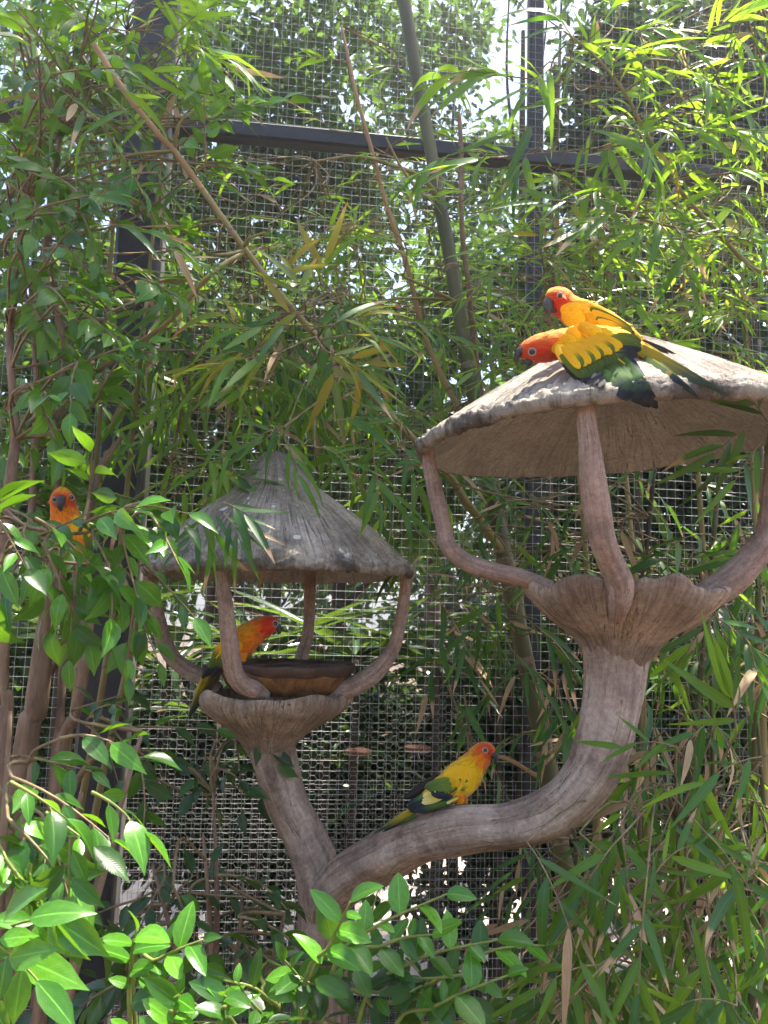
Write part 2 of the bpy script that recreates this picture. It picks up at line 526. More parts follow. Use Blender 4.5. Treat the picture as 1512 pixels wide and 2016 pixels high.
M['lf_bamboo'] = leaf_mat('bamboo_leaf', (0.028, 0.11, 0.014, 1), (0.075, 0.21, 0.02, 1), (0.40, 0.66, 0.03, 1), rough=0.4, tip=0.12, tmix=0.5)
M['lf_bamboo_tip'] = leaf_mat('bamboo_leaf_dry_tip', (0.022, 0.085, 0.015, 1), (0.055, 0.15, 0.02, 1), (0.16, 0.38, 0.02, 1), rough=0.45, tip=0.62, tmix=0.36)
M['lf_bamboo_old'] = leaf_mat('yellowing_bamboo_leaf', (0.10, 0.19, 0.03, 1), (0.22, 0.26, 0.03, 1), (0.5, 0.58, 0.04, 1), rough=0.45, tip=0.5, tipcol=lin(200, 138, 74), tmix=0.45, yellow=0.5)
M['lf_dry'] = leaf_mat('dry_bamboo_leaf', lin(170, 136, 104), lin(206, 178, 142), (0.4, 0.28, 0.16, 1), rough=0.75, tmix=0.3, spec=0.2, rib=0)
M['lf_ficus'] = leaf_mat('glossy_ficus_leaf', (0.018, 0.075, 0.012, 1), (0.05, 0.15, 0.02, 1), (0.24, 0.50, 0.015, 1), rough=0.26, tmix=0.38, vein=0.12)
M['lf_fresh'] = leaf_mat('fresh_green_leaf', (0.03, 0.125, 0.012, 1), (0.11, 0.30, 0.025, 1), (0.32, 0.64, 0.03, 1), rough=0.24, tmix=0.28, vein=0.12)
M['lf_dark'] = leaf_mat('dark_shrub_leaf', (0.016, 0.05, 0.018, 1), (0.03, 0.085, 0.025, 1), (0.14, 0.28, 0.03, 1), rough=0.3, tmix=0.3, vein=0.1)
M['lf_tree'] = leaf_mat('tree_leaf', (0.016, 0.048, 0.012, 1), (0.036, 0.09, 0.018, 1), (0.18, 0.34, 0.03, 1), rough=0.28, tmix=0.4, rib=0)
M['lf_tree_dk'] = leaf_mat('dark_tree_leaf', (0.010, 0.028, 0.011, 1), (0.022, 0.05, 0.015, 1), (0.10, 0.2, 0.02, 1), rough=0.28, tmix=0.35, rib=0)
M['lf_strap'] = leaf_mat('strap_leaf', (0.016, 0.045, 0.022, 1), (0.045, 0.09, 0.04, 1), (0.2, 0.34, 0.03, 1), rough=0.22, tmix=0.3, tip=0.12, spec=0.7)
M['lf_yellow'] = leaf_mat('yellow_croton_leaf', (0.45, 0.38, 0.03, 1), (0.3, 0.34, 0.03, 1), (0.7, 0.6, 0.05, 1), rough=0.35, tmix=0.4)

YEL, ORA, RED = (0.84, 0.47, 0.004, 1), (0.83, 0.22, 0.004, 1), (0.62, 0.045, 0.006, 1)
DEEP = (0.75, 0.32, 0.004, 1)
GRN, DGRN, OLI = (0.11, 0.165, 0.016, 1), (0.04, 0.085, 0.02, 1), (0.34, 0.26, 0.012, 1)
NAVY, BLK = (0.010, 0.018, 0.035, 1), (0.014, 0.012, 0.012, 1)
M['plume'] = plumage_mat('parrot_body_plumage')
M['f_yel'] = feather_mat('yellow_feather', (0.80, 0.42, 0.004, 1), (0.88, 0.54, 0.006, 1))
M['f_ygr'] = feather_mat('yellow_green_feather', (0.80, 0.45, 0.006, 1), GRN, 0.45, 0.8)
M['f_grn'] = feather_mat('green_feather', GRN, DGRN, 0.3, 1.0, edge=(0.14, 0.17, 0.02, 1))
M['f_gblu'] = feather_mat('green_to_blue_feather', (0.06, 0.13, 0.02, 1), NAVY, 0.38, 0.72)
M['f_navy'] = feather_mat('dark_blue_feather', (0.012, 0.022, 0.04, 1), BLK, 0.3, 0.9)
M['f_blk'] = feather_mat('black_feather', (0.03, 0.02, 0.014, 1), BLK)
M['f_tail'] = feather_mat('olive_tail_feather', OLI, (0.03, 0.05, 0.03, 1), 0.35, 0.85)
M['f_pale'] = feather_mat('pale_yellow_feather', (0.62, 0.5, 0.1, 1), (0.7, 0.6, 0.25, 1))
M['f_brn'] = feather_mat('brown_tail_feather', (0.10, 0.075, 0.03, 1), (0.03, 0.025, 0.02, 1))
M['beak'] = simple_mat('dark_grey_beak', lin(42, 38, 40), lin(70, 64, 64), rough=0.45, scale=120, bump=0.15)
M['eye_skin'] = simple_mat('pale_eye_skin', lin(164, 146, 142), lin(196, 178, 174), rough=0.7, scale=200, bump=0.2)
M['eye'] = simple_mat('dark_eye', lin(22, 14, 12), lin(40, 28, 22), rough=0.08, scale=60, bump=0, spec=0.8)
M['foot'] = simple_mat('grey_scaly_foot', lin(88, 78, 72), lin(130, 116, 108), rough=0.7, scale=300, bump=0.4)
M['thigh'] = simple_mat('orange_thigh_plumage', (0.75, 0.2, 0.006, 1), (0.85, 0.34, 0.006, 1), rough=0.75, scale=120, bump=0.3)


# ================================================================ leaf templates
def leaf_template(kind, fold=0.25, droop=0.25, stations=7, twist=0.0):
    """unit leaf: base at origin, tip towards +Y, face +Z"""
    prof = {
        'bamboo': [(0, .10), (.06, .5), (.18, .95), (.35, 1.0), (.6, .8), (.82, .42), (1, .02)],
        'ficus': [(0, .06), (.08, .45), (.25, .92), (.45, 1.0), (.66, .78), (.84, .3), (1, .02)],
        'round': [(0, .05), (.1, .6), (.3, .98), (.5, 1.0), (.72, .8), (.9, .4), (1, .06)],
        'strap': [(0, .6), (.15, .8), (.35, 1.0), (.55, 1.0), (.75, .85), (.92, .45), (1, .03)],
        'tailfeather': [(0, .5), (.15, .85), (.35, 1.0), (.55, .92), (.75, .68), (.9, .36), (1, .05)],
        'feather': [(0, .35), (.12, .7), (.35, .95), (.6, 1.0), (.82, .9), (.94, .6), (1, .12)],
    }[kind]
    w = {'bamboo': .056, 'ficus': .21, 'round': .26, 'strap': .032, 'feather': .5, 'tailfeather': .5}[kind]
    v, f, uv = [], [], []
    for i, (t, k) in enumerate(prof):
        hw = w * k
        z = -droop * t * t
        y = t * (1 - 0.18 * droop * t)
        tw = twist * t
        for u in (-1, 0, 1):
            x = u * hw
            zz = z + (abs(u) * hw * fold) + u * hw * tw
            if 'feather' in kind:
                zz = z - abs(u) * hw * fold
            v.append((x, y, zz))
            uv.append((0.5 + 0.5 * u, t, 0))
    for i in range(len(prof) - 1):
        for j in range(2):
            a = i * 3 + j
            f.append((a, a + 1, a + 4, a + 3))
    return np.array(v), f, np.array(uv)


TEMPL = {
    'bamboo': [leaf_template('bamboo', fo, dr, twist=tw) for fo, dr, tw in ((.3, .1, .2), (.2, .3, -.5), (.45, .5, .3), (.15, .0, .8), (.35, .2, -.2), (.25, .8, .6), (.4, .45, -.9))],
    'ficus': [leaf_template('ficus', fo, dr, twist=tw) for fo, dr, tw in ((.25, .15, .1), (.4, .35, -.2), (.15, .45, .2), (.5, .1, 0))],
    'round': [leaf_template('round', fo, dr, twist=tw) for fo, dr, tw in ((.25, .15, .1), (.35, .3, -.15), (.12, .1, .1))],
    'strap': [leaf_template('strap', fo, dr, twist=tw) for fo, dr, tw in ((.6, .35, .2), (.5, .6, -.3), (.6, .15, .1))],
}
_tmesh = {}


def leaf_mesh(kind, idx, matname):
    key = (kind, idx, matname)
    if key not in _tmesh:
        v, f, uv = TEMPL[kind][idx]
        me = bpy.data.meshes.new('leaf')
        me.from_pydata(v.tolist(), [], f)
        me.polygons.foreach_set('use_smooth', [True] * len(me.polygons))
        at = me.attributes.new('leafuv', 'FLOAT_VECTOR', 'POINT')
        at.data.foreach_set('vector', uv.astype(np.float32).ravel())
        me.materials.append(M[matname])
        _tmesh[key] = me
    return _tmesh[key]


def frame(p, d, n, size, wid=1.0):
    """4x4 placing a unit leaf at p pointing along d, facing n"""
    d = d.normalized()
    n = (n - d * n.dot(d))
    if n.length < 1e-4:
        n = Vector((0.3, 0.2, 1)) - d * Vector((0.3, 0.2, 1)).dot(d)
    n.normalize()
    x = d.cross(n)
    m = Matrix.Identity(4)
    for i in range(3):
        m[i][0] = x[i] * size * wid
        m[i][1] = d[i] * size
        m[i][2] = n[i] * size
        m[i][3] = p[i]
    return m


def leaves_joined(name, items, matname, parent, kind='stuff'):
    """items: (kind, idx, Matrix) -> one mesh"""
    groups = {}
    for k, i, m in items:
        groups.setdefault((k, i), []).append(m)
    vs, fs, uvs, rn = [], [], [], []
    base = 0
    for (k, i), ms in groups.items():
        tv, tf, tu = TEMPL[k][i]
        A = np.array([[list(r) for r in m] for m in ms])
        w = np.einsum('nij,kj->nki', A[:, :3, :3], tv) + A[:, None, :3, 3]
        nl, nv = len(ms), len(tv)
        vs.append(w.reshape(-1, 3))
        tfa = np.array(tf)
        fa = tfa[None] + (np.arange(nl) * nv)[:, None, None] + base
        fs.append(fa.reshape(-1, 4))
        uvs.append(np.tile(tu, (nl, 1)))
        rn.append(np.repeat(nprng.random(nl), nv))
        base += nl * nv
    return fast_mesh(name, np.concatenate(vs), np.concatenate(fs), M[matname], parent, np.concatenate(uvs), np.concatenate(rn), kind)


def fast_mesh(name, v, f, mat, parent, uv, rn, kind):
    v = v - np.array(parent.location if parent is not None else (0, 0, 0))
    me = bpy.data.meshes.new(name)
    me.vertices.add(len(v))
    me.vertices.foreach_set('co', v.astype(np.float32).ravel())
    nf = len(f)
    me.loops.add(nf * 4)
    me.loops.foreach_set('vertex_index', f.astype(np.int32).ravel())
    me.polygons.add(nf)
    me.polygons.foreach_set('loop_start', (np.arange(nf) * 4).astype(np.int32))
    me.polygons.foreach_set('use_smooth', np.ones(nf, dtype=bool))
    me.update(calc_edges=True)
    at = me.attributes.new('leafuv', 'FLOAT_VECTOR', 'POINT')
    at.data.foreach_set('vector', uv.astype(np.float32).ravel())
    at = me.attributes.new('rnd', 'FLOAT', 'POINT')
    at.data.foreach_set('value', rn.astype(np.float32))
    me.materials.append(mat)
    o = bpy.data.objects.new(name, me)
    COL.objects.link(o)
    o.parent = parent
    if kind: o['kind'] = kind
    return o


CRI = CR.transposed()


def to_px(p):
    q = CRI @ (p - CAM)
    if q.z > -0.05: return None
    return 756 + F * q.x / -q.z, 1008 - F * q.y / -q.z, -q.z


class Plant:
    """a plant: stems, thin twigs in one part, leaves as parts (the largest 300) and the rest joined"""
    def __init__(self, name, label, cat, loc, group=None):
        self.root = thing(name, label, cat, loc, group)
        self.leaves = []
        self.twigs = Bag()
        self.skel = []

    def leaf(self, kind, matname, p, d, n, size, wid=1.0):
        self.leaves.append((kind, rng.randrange(len(TEMPL[kind])), matname, frame(p, d, n, size, wid), size, p))

    def stem(self, name, path, n, seg, mat, nodes=0, node_mat=None, **k):
        v, f, s, _ = sweep(path, n, seg, **k)
        o = build(name, v, f, mat, self.root, True, {'strk': ('FLOAT_VECTOR', s)})
        self.skel += [Vector(r[:3]) for r in catmull(path, 24)]
        if nodes:
            c = catmull(path, 200)
            for q in range(nodes):
                i = int((q + 0.5) / nodes * 196) + 1
                a, b = Vector(c[i][:3]), Vector(c[i + 1][:3])
                t = (b - a).normalized()
                r = c[i][3]
                hv, hf, hs, _ = sweep([(*(a - t * r * .5), r * .98), (*(a - t * r * .15), r * 1.13), (*(a + t * r * .05), r * 1.05), (*(a + t * r * .2), r * 1.1), (*(a + t * r * .5), r * .97)], 9, seg)
                b2 = build('node_ring', hv, hf, node_mat or M['node'], self.root)
        return o

    def finish(self, twig_mat, limit=300):
        if self.twigs.v:
            self.twigs.build('twigs', twig_mat, self.root, True, 'stuff')
        sc = []
        for i, l in enumerate(self.leaves):
            q = to_px(l[5])
            vis = 0.0
            if q and -40 < q[0] < 1552 and -40 < q[1] < 2056:
                vis = l[4] / q[2]
            sc.append((vis, i))
        sc.sort(reverse=True)
        keep = set(i for v, i in sc[:limit] if v > 0)
        rest = {}
        off = Matrix.Translation(-self.root.location)
        for i, (kind, idx, mn, m, size, p) in enumerate(self.leaves):
            if i in keep:
                o = bpy.data.objects.new('leaf', leaf_mesh(kind, idx, mn))
                COL.objects.link(o)
                o.parent = self.root
                o.matrix_basis = off @ m
            else:
                rest.setdefault(mn, []).append((kind, idx, m))
        for mn, items in rest.items():
            leaves_joined('foliage', items, mn, self.root)


def rv(s=1.0):
    return Vector((rng.gauss(0, s), rng.gauss(0, s), rng.gauss(0, s)))


def link_twig(pl, p, d, rad=0.0014, maxd=0.55):
    """thin branch from the nearest skeleton point to the start of a spray"""
    if not pl.skel: return
    q = min(pl.skel, key=lambda s: (s - p).length_squared)
    L = (q - p).length
    if L > maxd or L < 0.01: return
    m = (q + p) * 0.5 - d.normalized() * L * 0.18 + Vector((0, 0, 0.06 * L)) + rv(0.03 * L)
    pl.twigs.tube([(*q, rad * 1.5), (*m, rad * 1.25), (*p, rad)], 8, 4, cap=False)


def bamboo_spray(pl, p, d, L=0.2, n=7, ll=0.13, mats=('lf_bamboo',), droop=0.35, face=None, link=True):
    d = d.normalized()
    nrm = face if face is not None else Vector((rng.gauss(0, .35), rng.gauss(-.45, .4), 1)).normalized()
    if link: link_twig(pl, p, d)
    pts = []
    for k in range(5):
        t = k / 4
        pts.append(p + d * (L * t) + Vector((0, 0, -droop * L * t * t)))
    pl.twigs.tube([(*q, 0.0011 * (1.15 - .6 * i / 4)) for i, q in enumerate(pts)], 6, 4, cap=False)
    pl_n = (nrm - d * nrm.dot(d)).normalized()
    side = d.cross(pl_n)
    for k in range(n):
        t = 0.22 + 0.78 * k / max(1, n - 1)
        i = min(int(t * 4), 3)
        q = pts[i].lerp(pts[i + 1], t * 4 - i)
        s = 1 if k % 2 else -1
        last = (k == n - 1)
        ang = 0.1 * rng.gauss(0, 1) if last else s * (0.75 - 0.25 * t + rng.gauss(0, .16))
        ld = d * math.cos(ang) + side * math.sin(ang) + Vector((0, 0, -droop * (0.4 + 0.7 * rng.random()))) + rv(.08)
        ln_ = pl_n + rv(.28)
        size = ll * rng.uniform(.62, 1.15) * (1.0 if 0.2 < t < .95 else .85)
        pl.leaf('bamboo', rng.choice(mats), q, ld, ln_, size, rng.uniform(.85, 1.25))


def ficus_twig(pl, p, d, L=0.2, n=8, ll=0.07, mats=('lf_ficus',), droop=0.5, kind='ficus', link=True, wid=1.0, nrm=None):
    d = d.normalized()
    nrm = nrm if nrm is not None else Vector((rng.gauss(0, .3), rng.gauss(-.25, .35), 1)).normalized()
    if link: link_twig(pl, p, d, 0.0022)
    pts = []
    bend = rv(.12)
    for k in range(5):
        t = k / 4
        pts.append(p + (d + bend * t) * (L * t) + Vector((0, 0, -droop * .5 * L * t * t)))
    pl.twigs.tube([(*q, 0.0021 * (1.2 - .8 * i / 4)) for i, q in enumerate(pts)], 7, 5, cap=False)
    pl_n = (nrm - d * nrm.dot(d)).normalized()
    side = d.cross(pl_n)
    for k in range(n):
        t = 0.12 + 0.88 * k / max(1, n - 1)
        i = min(int(t * 4), 3)
        q = pts[i].lerp(pts[i + 1], t * 4 - i)
        s = 1 if k % 2 else -1
        last = (k == n - 1)
        ang = rng.gauss(0, .15) if last else s * (0.95 - 0.25 * t + rng.gauss(0, .2))
        ld = d * math.cos(ang) + side * math.sin(ang) + Vector((0, 0, -droop * (0.3 + 0.9 * rng.random()))) + rv(.1)
        size = ll * rng.uniform(.65, 1.15)
        st = q + ld.normalized() * size * .12
        pl.twigs.tube([(*q, .0008), (*st, .0006)], 2, 3, cap=False)
        pl.leaf(kind, rng.choice(mats), st, ld, pl_n + rv(.33), size, wid * rng.uniform(.85, 1.15))


# ================================================================ ground
def sheet(name, x0, x1, y0, y1, z, mat, nx=24, ny=24, amp=0.0, label=None):
    v, f = [], []
    for j in range(ny + 1):
        for i in range(nx + 1):
            x, y = x0 + (x1 - x0) * i / nx, y0 + (y1 - y0) * j / ny
            v.append((x, y, z + amp * vnoise((x * 1.7, y * 1.7, 3.1))))
    for j in range(ny):
        for i in range(nx):
            a = j * (nx + 1) + i
            f.append((a, a + 1, a + nx + 2, a + nx + 1))
    o = build(name, v, f, mat)
    return tag(o, label, None, None, 'structure')


sheet('ground', -90, 90, -40, 120, -0.02, M['soil'], 90, 80, 0.0)
sheet('soil_bed', -4, 4, -0.6, 3.05, 0.0, M['soil'], 60, 40, 0.02)
path_root = sheet('path', -14, 14, 3.35, 6.6, 0.01, M['paving'], 10, 6, 0.0)
# paving slabs, laid individually where they can be told apart
slab_v = [(-.295, -.295, 0), (.295, -.295, 0), (.295, .295, 0), (-.295, .295, 0), (-.29, -.29, .022), (.29, -.29, .022), (.29, .29, .022), (-.29, .29, .022)]
slab_me = bpy.data.meshes.new('paving_slab')
slab_me.from_pydata(slab_v, [], [(4, 5, 6, 7), (0, 1, 5, 4), (1, 2, 6, 5), (2, 3, 7, 6), (3, 0, 4, 7)])
slab_me.materials.append(M['paving'])
for i in range(-7, 8):
    for j in range(5):
        o = bpy.data.objects.new('paving_slab', slab_me)
        COL.objects.link(o)
        o.parent = path_root
        o.location = (i * .6 + (.3 if j % 2 else 0), 3.68 + j * .6, .014)

# ================================================================ aviary fence
FY0, FSL = 2.2, 0.105
FU = Vector((1, FSL, 0)).normalized()
FN = Vector((FSL, -1, 0)).normalized()          # towards the camera


def fence_pt(px, py, off=0.0):
    """point on the fence plane at a pixel; off metres towards the camera"""
    r = CR @ Vector(((px - 756.0) / F, -(py - 1008.0) / F, -1.0))
    t = (FY0 + FSL * CAM.x) / (r.y - FSL * r.x)
    return CAM + r * t + FN * off


def fxy(u, off=0.0):
    p = Vector((0, FY0, 0)) + FU * u + FN * off
    return p


fence = thing('aviary_fence', 'black steel framed wire mesh wall of the aviary behind the mushroom feeders', 'fence', fxy(0))
U0, U1, Z1 = -1.75, 1.95, 4.05


def wire_grid(name, u0, u1, z0, z1, pitch, rad, off, seed):
    v, f = [], []
    rr = random.Random(seed)

    def wire(pts, ax, bx):
        b = len(v)
        for p in pts:
            for a, c in ((1, 0), (0, 1), (-1, 0), (0, -1)):
                v.append(p + ax * (a * rad) + bx * (c * rad))
        for i in range(len(pts) - 1):
            for j in range(4):
                k = (j + 1) % 4
                f.append((b + i * 4 + j, b + i * 4 + k, b + i * 4 + 4 + k, b + i * 4 + 4 + j))
    Z = Vector((0, 0, 1))
    nu, nz = int((u1 - u0) / pitch), int((z1 - z0) / pitch)
    for i in range(nu + 1):
        u = u0 + i * pitch + rr.gauss(0, .0006)
        pts = []
        for k in range(15):
            z = z0 + (z1 - z0) * k / 14
            pts.append(fxy(u + .004 * vnoise((u * 2, z * 1.5, seed)), off + .012 * vnoise((u, z, seed + 4))) + Z * z)
        wire(pts, FU, FN)
    for j in range(nz + 1):
        z = z0 + j * pitch + rr.gauss(0, .0006)
        pts = []
        for k in range(15):
            u = u0 + (u1 - u0) * k / 14
            pts.append(fxy(u, off + .003 + .012 * vnoise((u, z, seed + 4))) + Z * (z + .004 * vnoise((u * 1.5, z * 2, seed + 9))))
        wire(pts, Z, FN)
    return build(name, v, f, M['wire'], fence, True, None, 'stuff')


wire_grid('wire_mesh', U0, U1, 0.02, Z1, 0.0254, 0.00065, -0.01, 3)
wire_grid('wire_mesh', U0, U1, 0.02, 1.05, 0.0254, 0.00045, -0.075, 17)


def hex_net(name, u0, u1, z0, z1, s, rad, off):
    v, f = [], []
    h = s * math.sqrt(3)

    def seg(a, b):
        d = (b - a).normalized()
        x = d.cross(FN).normalized()
        i = len(v)
        for p in (a, b):
            for q in (x, FN, -x, -FN):
                v.append(p + q * rad)
        for j in range(4):
            k = (j + 1) % 4
            f.append((i + j, i + k, i + 4 + k, i + 4 + j))
    pt = lambda u, z: fxy(u, off + .004 * vnoise((u * 4, z * 4, 1))) + Vector((0, 0, z + .002 * vnoise((u * 9, z * 9, 5))))
    nc, nr = int((u1 - u0) / (1.5 * s)), int((z1 - z0) / h)
    for c in range(nc):
        for r in range(nr):
            cx, cz = u0 + c * 1.5 * s, z0 + r * h + (h / 2 if c % 2 else 0)
            a = [pt(cx + s * math.cos(RAD(60 * k)), cz + s * math.sin(RAD(60 * k))) for k in range(4)]
            for k in range(3): seg(a[k], a[k + 1])
    return build(name, v, f, M['wire'], fence, True, None, 'stuff')


hex_net('hexagonal_netting', -0.62, 0.30, 0.45, 1.30, 0.0125, 0.0004, -0.04)


def fence_box(name, p0, p1, w, dpt, mat, off=0.03, bevel=True):
    """bar from p0 to p1 (both on the fence plane), w across, dpt deep"""
    d = (p1 - p0)
    L = d.length
    d.normalize()
    across = d.cross(FN).normalized()
    b = Bag()
    c = 0.12 * min(w, dpt)
    prof = [(-w / 2 + c, -dpt / 2), (w / 2 - c, -dpt / 2), (w / 2, -dpt / 2 + c), (w / 2, dpt / 2 - c), (w / 2 - c, dpt / 2), (-w / 2 + c, dpt / 2), (-w / 2, dpt / 2 - c), (-w / 2, -dpt / 2 + c)]
    vs = [p + across * x + FN * (y + off) for p in (p0, p1) for x, y in prof]
    fs = [(i, (i + 1) % 8, 8 + (i + 1) % 8, 8 + i) for i in range(8)] + [tuple(range(7, -1, -1)), tuple(range(8, 16))]
    b.add(vs, fs)
    return b.build(name, mat, fence, False)


def vert_at(px, py):
    p = fence_pt(px, py)
    return Vector((p.x, p.y, 0.0)), Vector((p.x, p.y, Z1))


a, b = vert_at(215, 1400)
fence_box('post', a, b, 0.115, 0.09, M['steel'], 0.055)
a2, b2 = vert_at(259, 1400)
fence_box('edge_strip', a2, b2, 0.017, 0.05, M['batten'], 0.045)
a3, b3 = vert_at(1060, 600)
fence_box('post', a3, b3, 0.045, 0.045, M['steel'], -0.045)
a4, b4 = vert_at(1700, 600)
fence_box('post', a4, b4, 0.06, 0.045, M['steel'], -0.045)
za = fence_pt(600, 288).z
zb = fence_pt(1250, 350).z
zr = (za + zb) / 2
fence_box('rail', fxy(U0) + Vector((0, 0, zr)), fxy(a.x / FU.x - .064) + Vector((0, 0, zr)), 0.05, 0.05, M['steel'], 0.04)
fence_box('rail', fxy(a2.x / FU.x + .012) + Vector((0, 0, zr)), fxy(U1) + Vector((0, 0, zr)), 0.05, 0.05, M['steel'], 0.04)
fence_box('rail', fxy(U0) + Vector((0, 0, 0.05)), fxy(U1) + Vector((0, 0, 0.05)), 0.05, 0.04, M['steel'], -0.1)

# ================================================================ mushroom feeder tree
DL, DR = 1.56, 1.27          # distance of the left and right mushroom


def px_path(rows, dflt=None):
    """rows (px, py, depth, width_px) -> sweep rows in metres"""
    out = []
    for px, py, d, w in rows:
        p = P(px, py, d)
        out.append((p.x, p.y, p.z, 0.5 * w * d / F))
    return out


base_pt = P(636, 1880, 1.56)
feeder = thing('mushroom_feeder', 'carved concrete tree with two mushroom shaped feeder shelters on curved branches', 'bird feeder', (base_pt.x, base_pt.y, 0))
tb = Bag()
left_path = [(base_pt.x + .02, base_pt.y, -0.03, .075), (base_pt.x + .01, base_pt.y, 0.35, .058)] + px_path([
    (632, 1870, 1.56, 96), (632, 1790, 1.56, 92), (624, 1715, 1.56, 84), (595, 1640, 1.56, 78), (566, 1580, 1.56, 76), (544, 1515, 1.56, 80), (531, 1455, 1.56, 92), (530, 1425, 1.56, 110), (534, 1400, 1.56, 90)])
v, f, s, _ = sweep(left_path, 130, 40, lump=0.17, ridge=0.05, seed=2.0, lump_freq=9, ridge_n=5)
tb.add(v, f, s)
right_path = px_path([
    (632, 1840, 1.555, 40), (645, 1775, 1.535, 78), (686, 1728, 1.50, 86), (742, 1694, 1.46, 90), (810, 1658, 1.41, 90), (915, 1632, 1.35, 88), (1015, 1622, 1.31, 84), (1095, 1592, 1.285, 92), (1157, 1530, 1.27, 101),
    (1190, 1455, 1.27, 108), (1207, 1375, 1.27, 112), (1212, 1305, 1.27, 118), (1215, 1262, 1.27, 140), (1218, 1235, 1.27, 120)])
v, f, s, _ = sweep(right_path, 170, 44, lump=0.14, ridge=0.05, seed=7.0, lump_freq=10, ridge_n=5)
tb.add(v, f, s)
tb.build('trunk', M['trunk'], feeder)


def bowl(cpx, cpy, d, prof, neck_dx, lips, seed, inner=0.35):
    """flared cup; prof rows (drop px, half width px); lips: list (angle, width, height) of the wavy rim"""
    k = d / F
    c = P(cpx, cpy, d)
    seg, vs, fs, st = 96, [], [], []
    full = [(dr * k, hw * k) for dr, hw in prof]
    prof_s = catmull(full, 26)
    H = full[-1][0]
    rings = [(-dr, hw, 1.0) for dr, hw in prof_s[::-1]]
    R0 = full[0][1]
    rings += [(0.004, R0 * .985, 1), (0.003, R0 * .95, 1), (-0.012, R0 * .88, .7), (-0.022, R0 * .6, .3), (-0.028, R0 * .3, 0), (-0.03, 0.001, 0)]
    for ri, (z, r, lipk) in enumerate(rings):
        fr = min(1.0, max(0.0, 1 + z / H))
        wave = fr ** 2
        for j in range(seg):
            a = 2 * math.pi * j / seg
            ca, sa = math.cos(a), math.sin(a)
            lip, out = 0.0, 0.0
            for la, lw, lh in lips:
                da = (a - la + math.pi) % (2 * math.pi) - math.pi
                g = math.exp(-(da / lw) ** 2)
                lip += lh * g
                out += .10 * g
            rip = .05 * vnoise((ca * 4 + seed, sa * 4, z * 7)) + .030 * vnoise((ca * 12, sa * 12 + seed, z * 8)) + .016 * vnoise((ca * 26, sa * 26 + seed, z * 14))
            rr = r * (1 + wave * (out - .05) + rip)
            zz = z + lip * wave * (lipk if z > -1e-6 or ri < 26 else .4)
            sh = neck_dx * k * (1 - fr)
            vs.append(Vector((c.x + rr * ca + sh, c.y + rr * sa, c.z + zz)))
            st.append((ca, sa, z * 3))
    nr = len(rings)
    for i in range(nr - 1):
        for j in range(seg):
            q = (j + 1) % seg
            fs.append((i * seg + j, i * seg + q, (i + 1) * seg + q, (i + 1) * seg + j))
    return build('bowl', vs, fs, M['bowl'], feeder, True, {'strk': ('FLOAT_VECTOR', st)})


PI = math.pi
bowl(1228, 1166, DR, [(0, 188), (14, 184), (36, 166), (68, 124), (92, 88), (122, 66), (150, 50)], -14,
     [(PI, .22, .012), (-PI * .72, .26, .016), (-PI * .54, .10, .010), (-PI * .44, .2, .020), (-PI * .2, .26, .004), (-.05, .3, .016), (PI * .5, .5, .008)], 3.0)
bowl(540, 1370, DL, [(0, 146), (14, 144), (30, 130), (52, 98), (74, 66), (100, 44), (122, 30)], -8,
     [(PI, .3, .006), (-PI * .75, .25, .014), (-PI * .5, .16, .004), (-PI * .3, .3, .013), (0.0, .3, .010)], 8.0)


def roof(cpx, cpy, d, rad_px, apex_dx, apex_px, prof, tilt, seed, thick=.020, droop=.0, ysc=1.0):
    k = d / F
    c = P(cpx, cpy, d)
    Rr = rad_px * k
    H = apex_px * k
    seg, nr = 300, 46
    vs, fs, st, ed = [], [], [], []
    rot = Matrix.Rotation(tilt[0], 3, 'Y') @ Matrix.Rotation(tilt[1], 3, 'X')
    pr = catmull(prof, nr)          # rows (radius share, height share) apex -> rim

    def ring(rs, hz, under, e):
        for j in range(seg):
            a = 2 * PI * j / seg
            ca, sa = math.cos(a), math.sin(a)
            wob = 1 + .035 * vnoise((ca * 1.5 + seed, sa * 1.5, 0)) + .018 * vnoise((ca * 6 + seed, sa * 6, 1)) * rs
            g = .0034 * vnoise((ca * 38 + seed, sa * 38, rs * 2.0)) + .0024 * vnoise((ca * 60, sa * 60 + seed, rs * 4))
            rough = e * .0045 * vnoise((ca * 11 + seed, sa * 11, hz * 60)) + e * .004 * vnoise((ca * 34, sa * 34, hz * 90))
            z = hz * H + (g * min(1, rs * 3) if not under else .3 * g) + rough - droop * rs * rs * (.5 + .5 * vnoise((ca * 2 + seed, sa * 2, 5)))
            r = Rr * rs * wob + rough * .8
            q = rot @ Vector((r * ca + apex_dx * k * hz, r * sa * ysc, z))
            vs.append(c + q)
            st.append((ca, sa, rs * (1.0 if not under else 1.3)))
            ed.append(e)
    for rs, hz in pr:
        ring(max(rs, .002), hz, False, max(0, (rs - .8) / .2))
    lip = thick / H
    ring(1.006, -.35 * lip, False, 1.0)
    ring(.985, -.85 * lip, False, 1.0)
    ring(.955, -.9 * lip, True, .6)
    ntop = nr + 3
    for rs, hz in pr[::-1]:
        if rs > .94: continue
        ring(max(rs, .002), hz - lip * 1.5 * (1 - .35 * rs), True, 0.0)
        ntop += 1
    half = nr + 2
    for i in range(ntop - 1):
        for j in range(seg):
            q = (j + 1) % seg
            fs.append((i * seg + j, (i + 1) * seg + j, (i + 1) * seg + q, i * seg + q))
    o = build('roof', vs, fs, M['roof'], feeder, True, {'strk': ('FLOAT_VECTOR', st), 'edge': ('FLOAT', ed)})
    o.data.materials.append(M['roof_in'])
    mi = [0] * (half * seg) + [1] * ((ntop - 1 - half) * seg)
    o.data.polygons.foreach_set('material_index', mi)
    bvh = BVHTree.FromPolygons([tuple(x) for x in vs], fs)
    return c, Rr, bvh


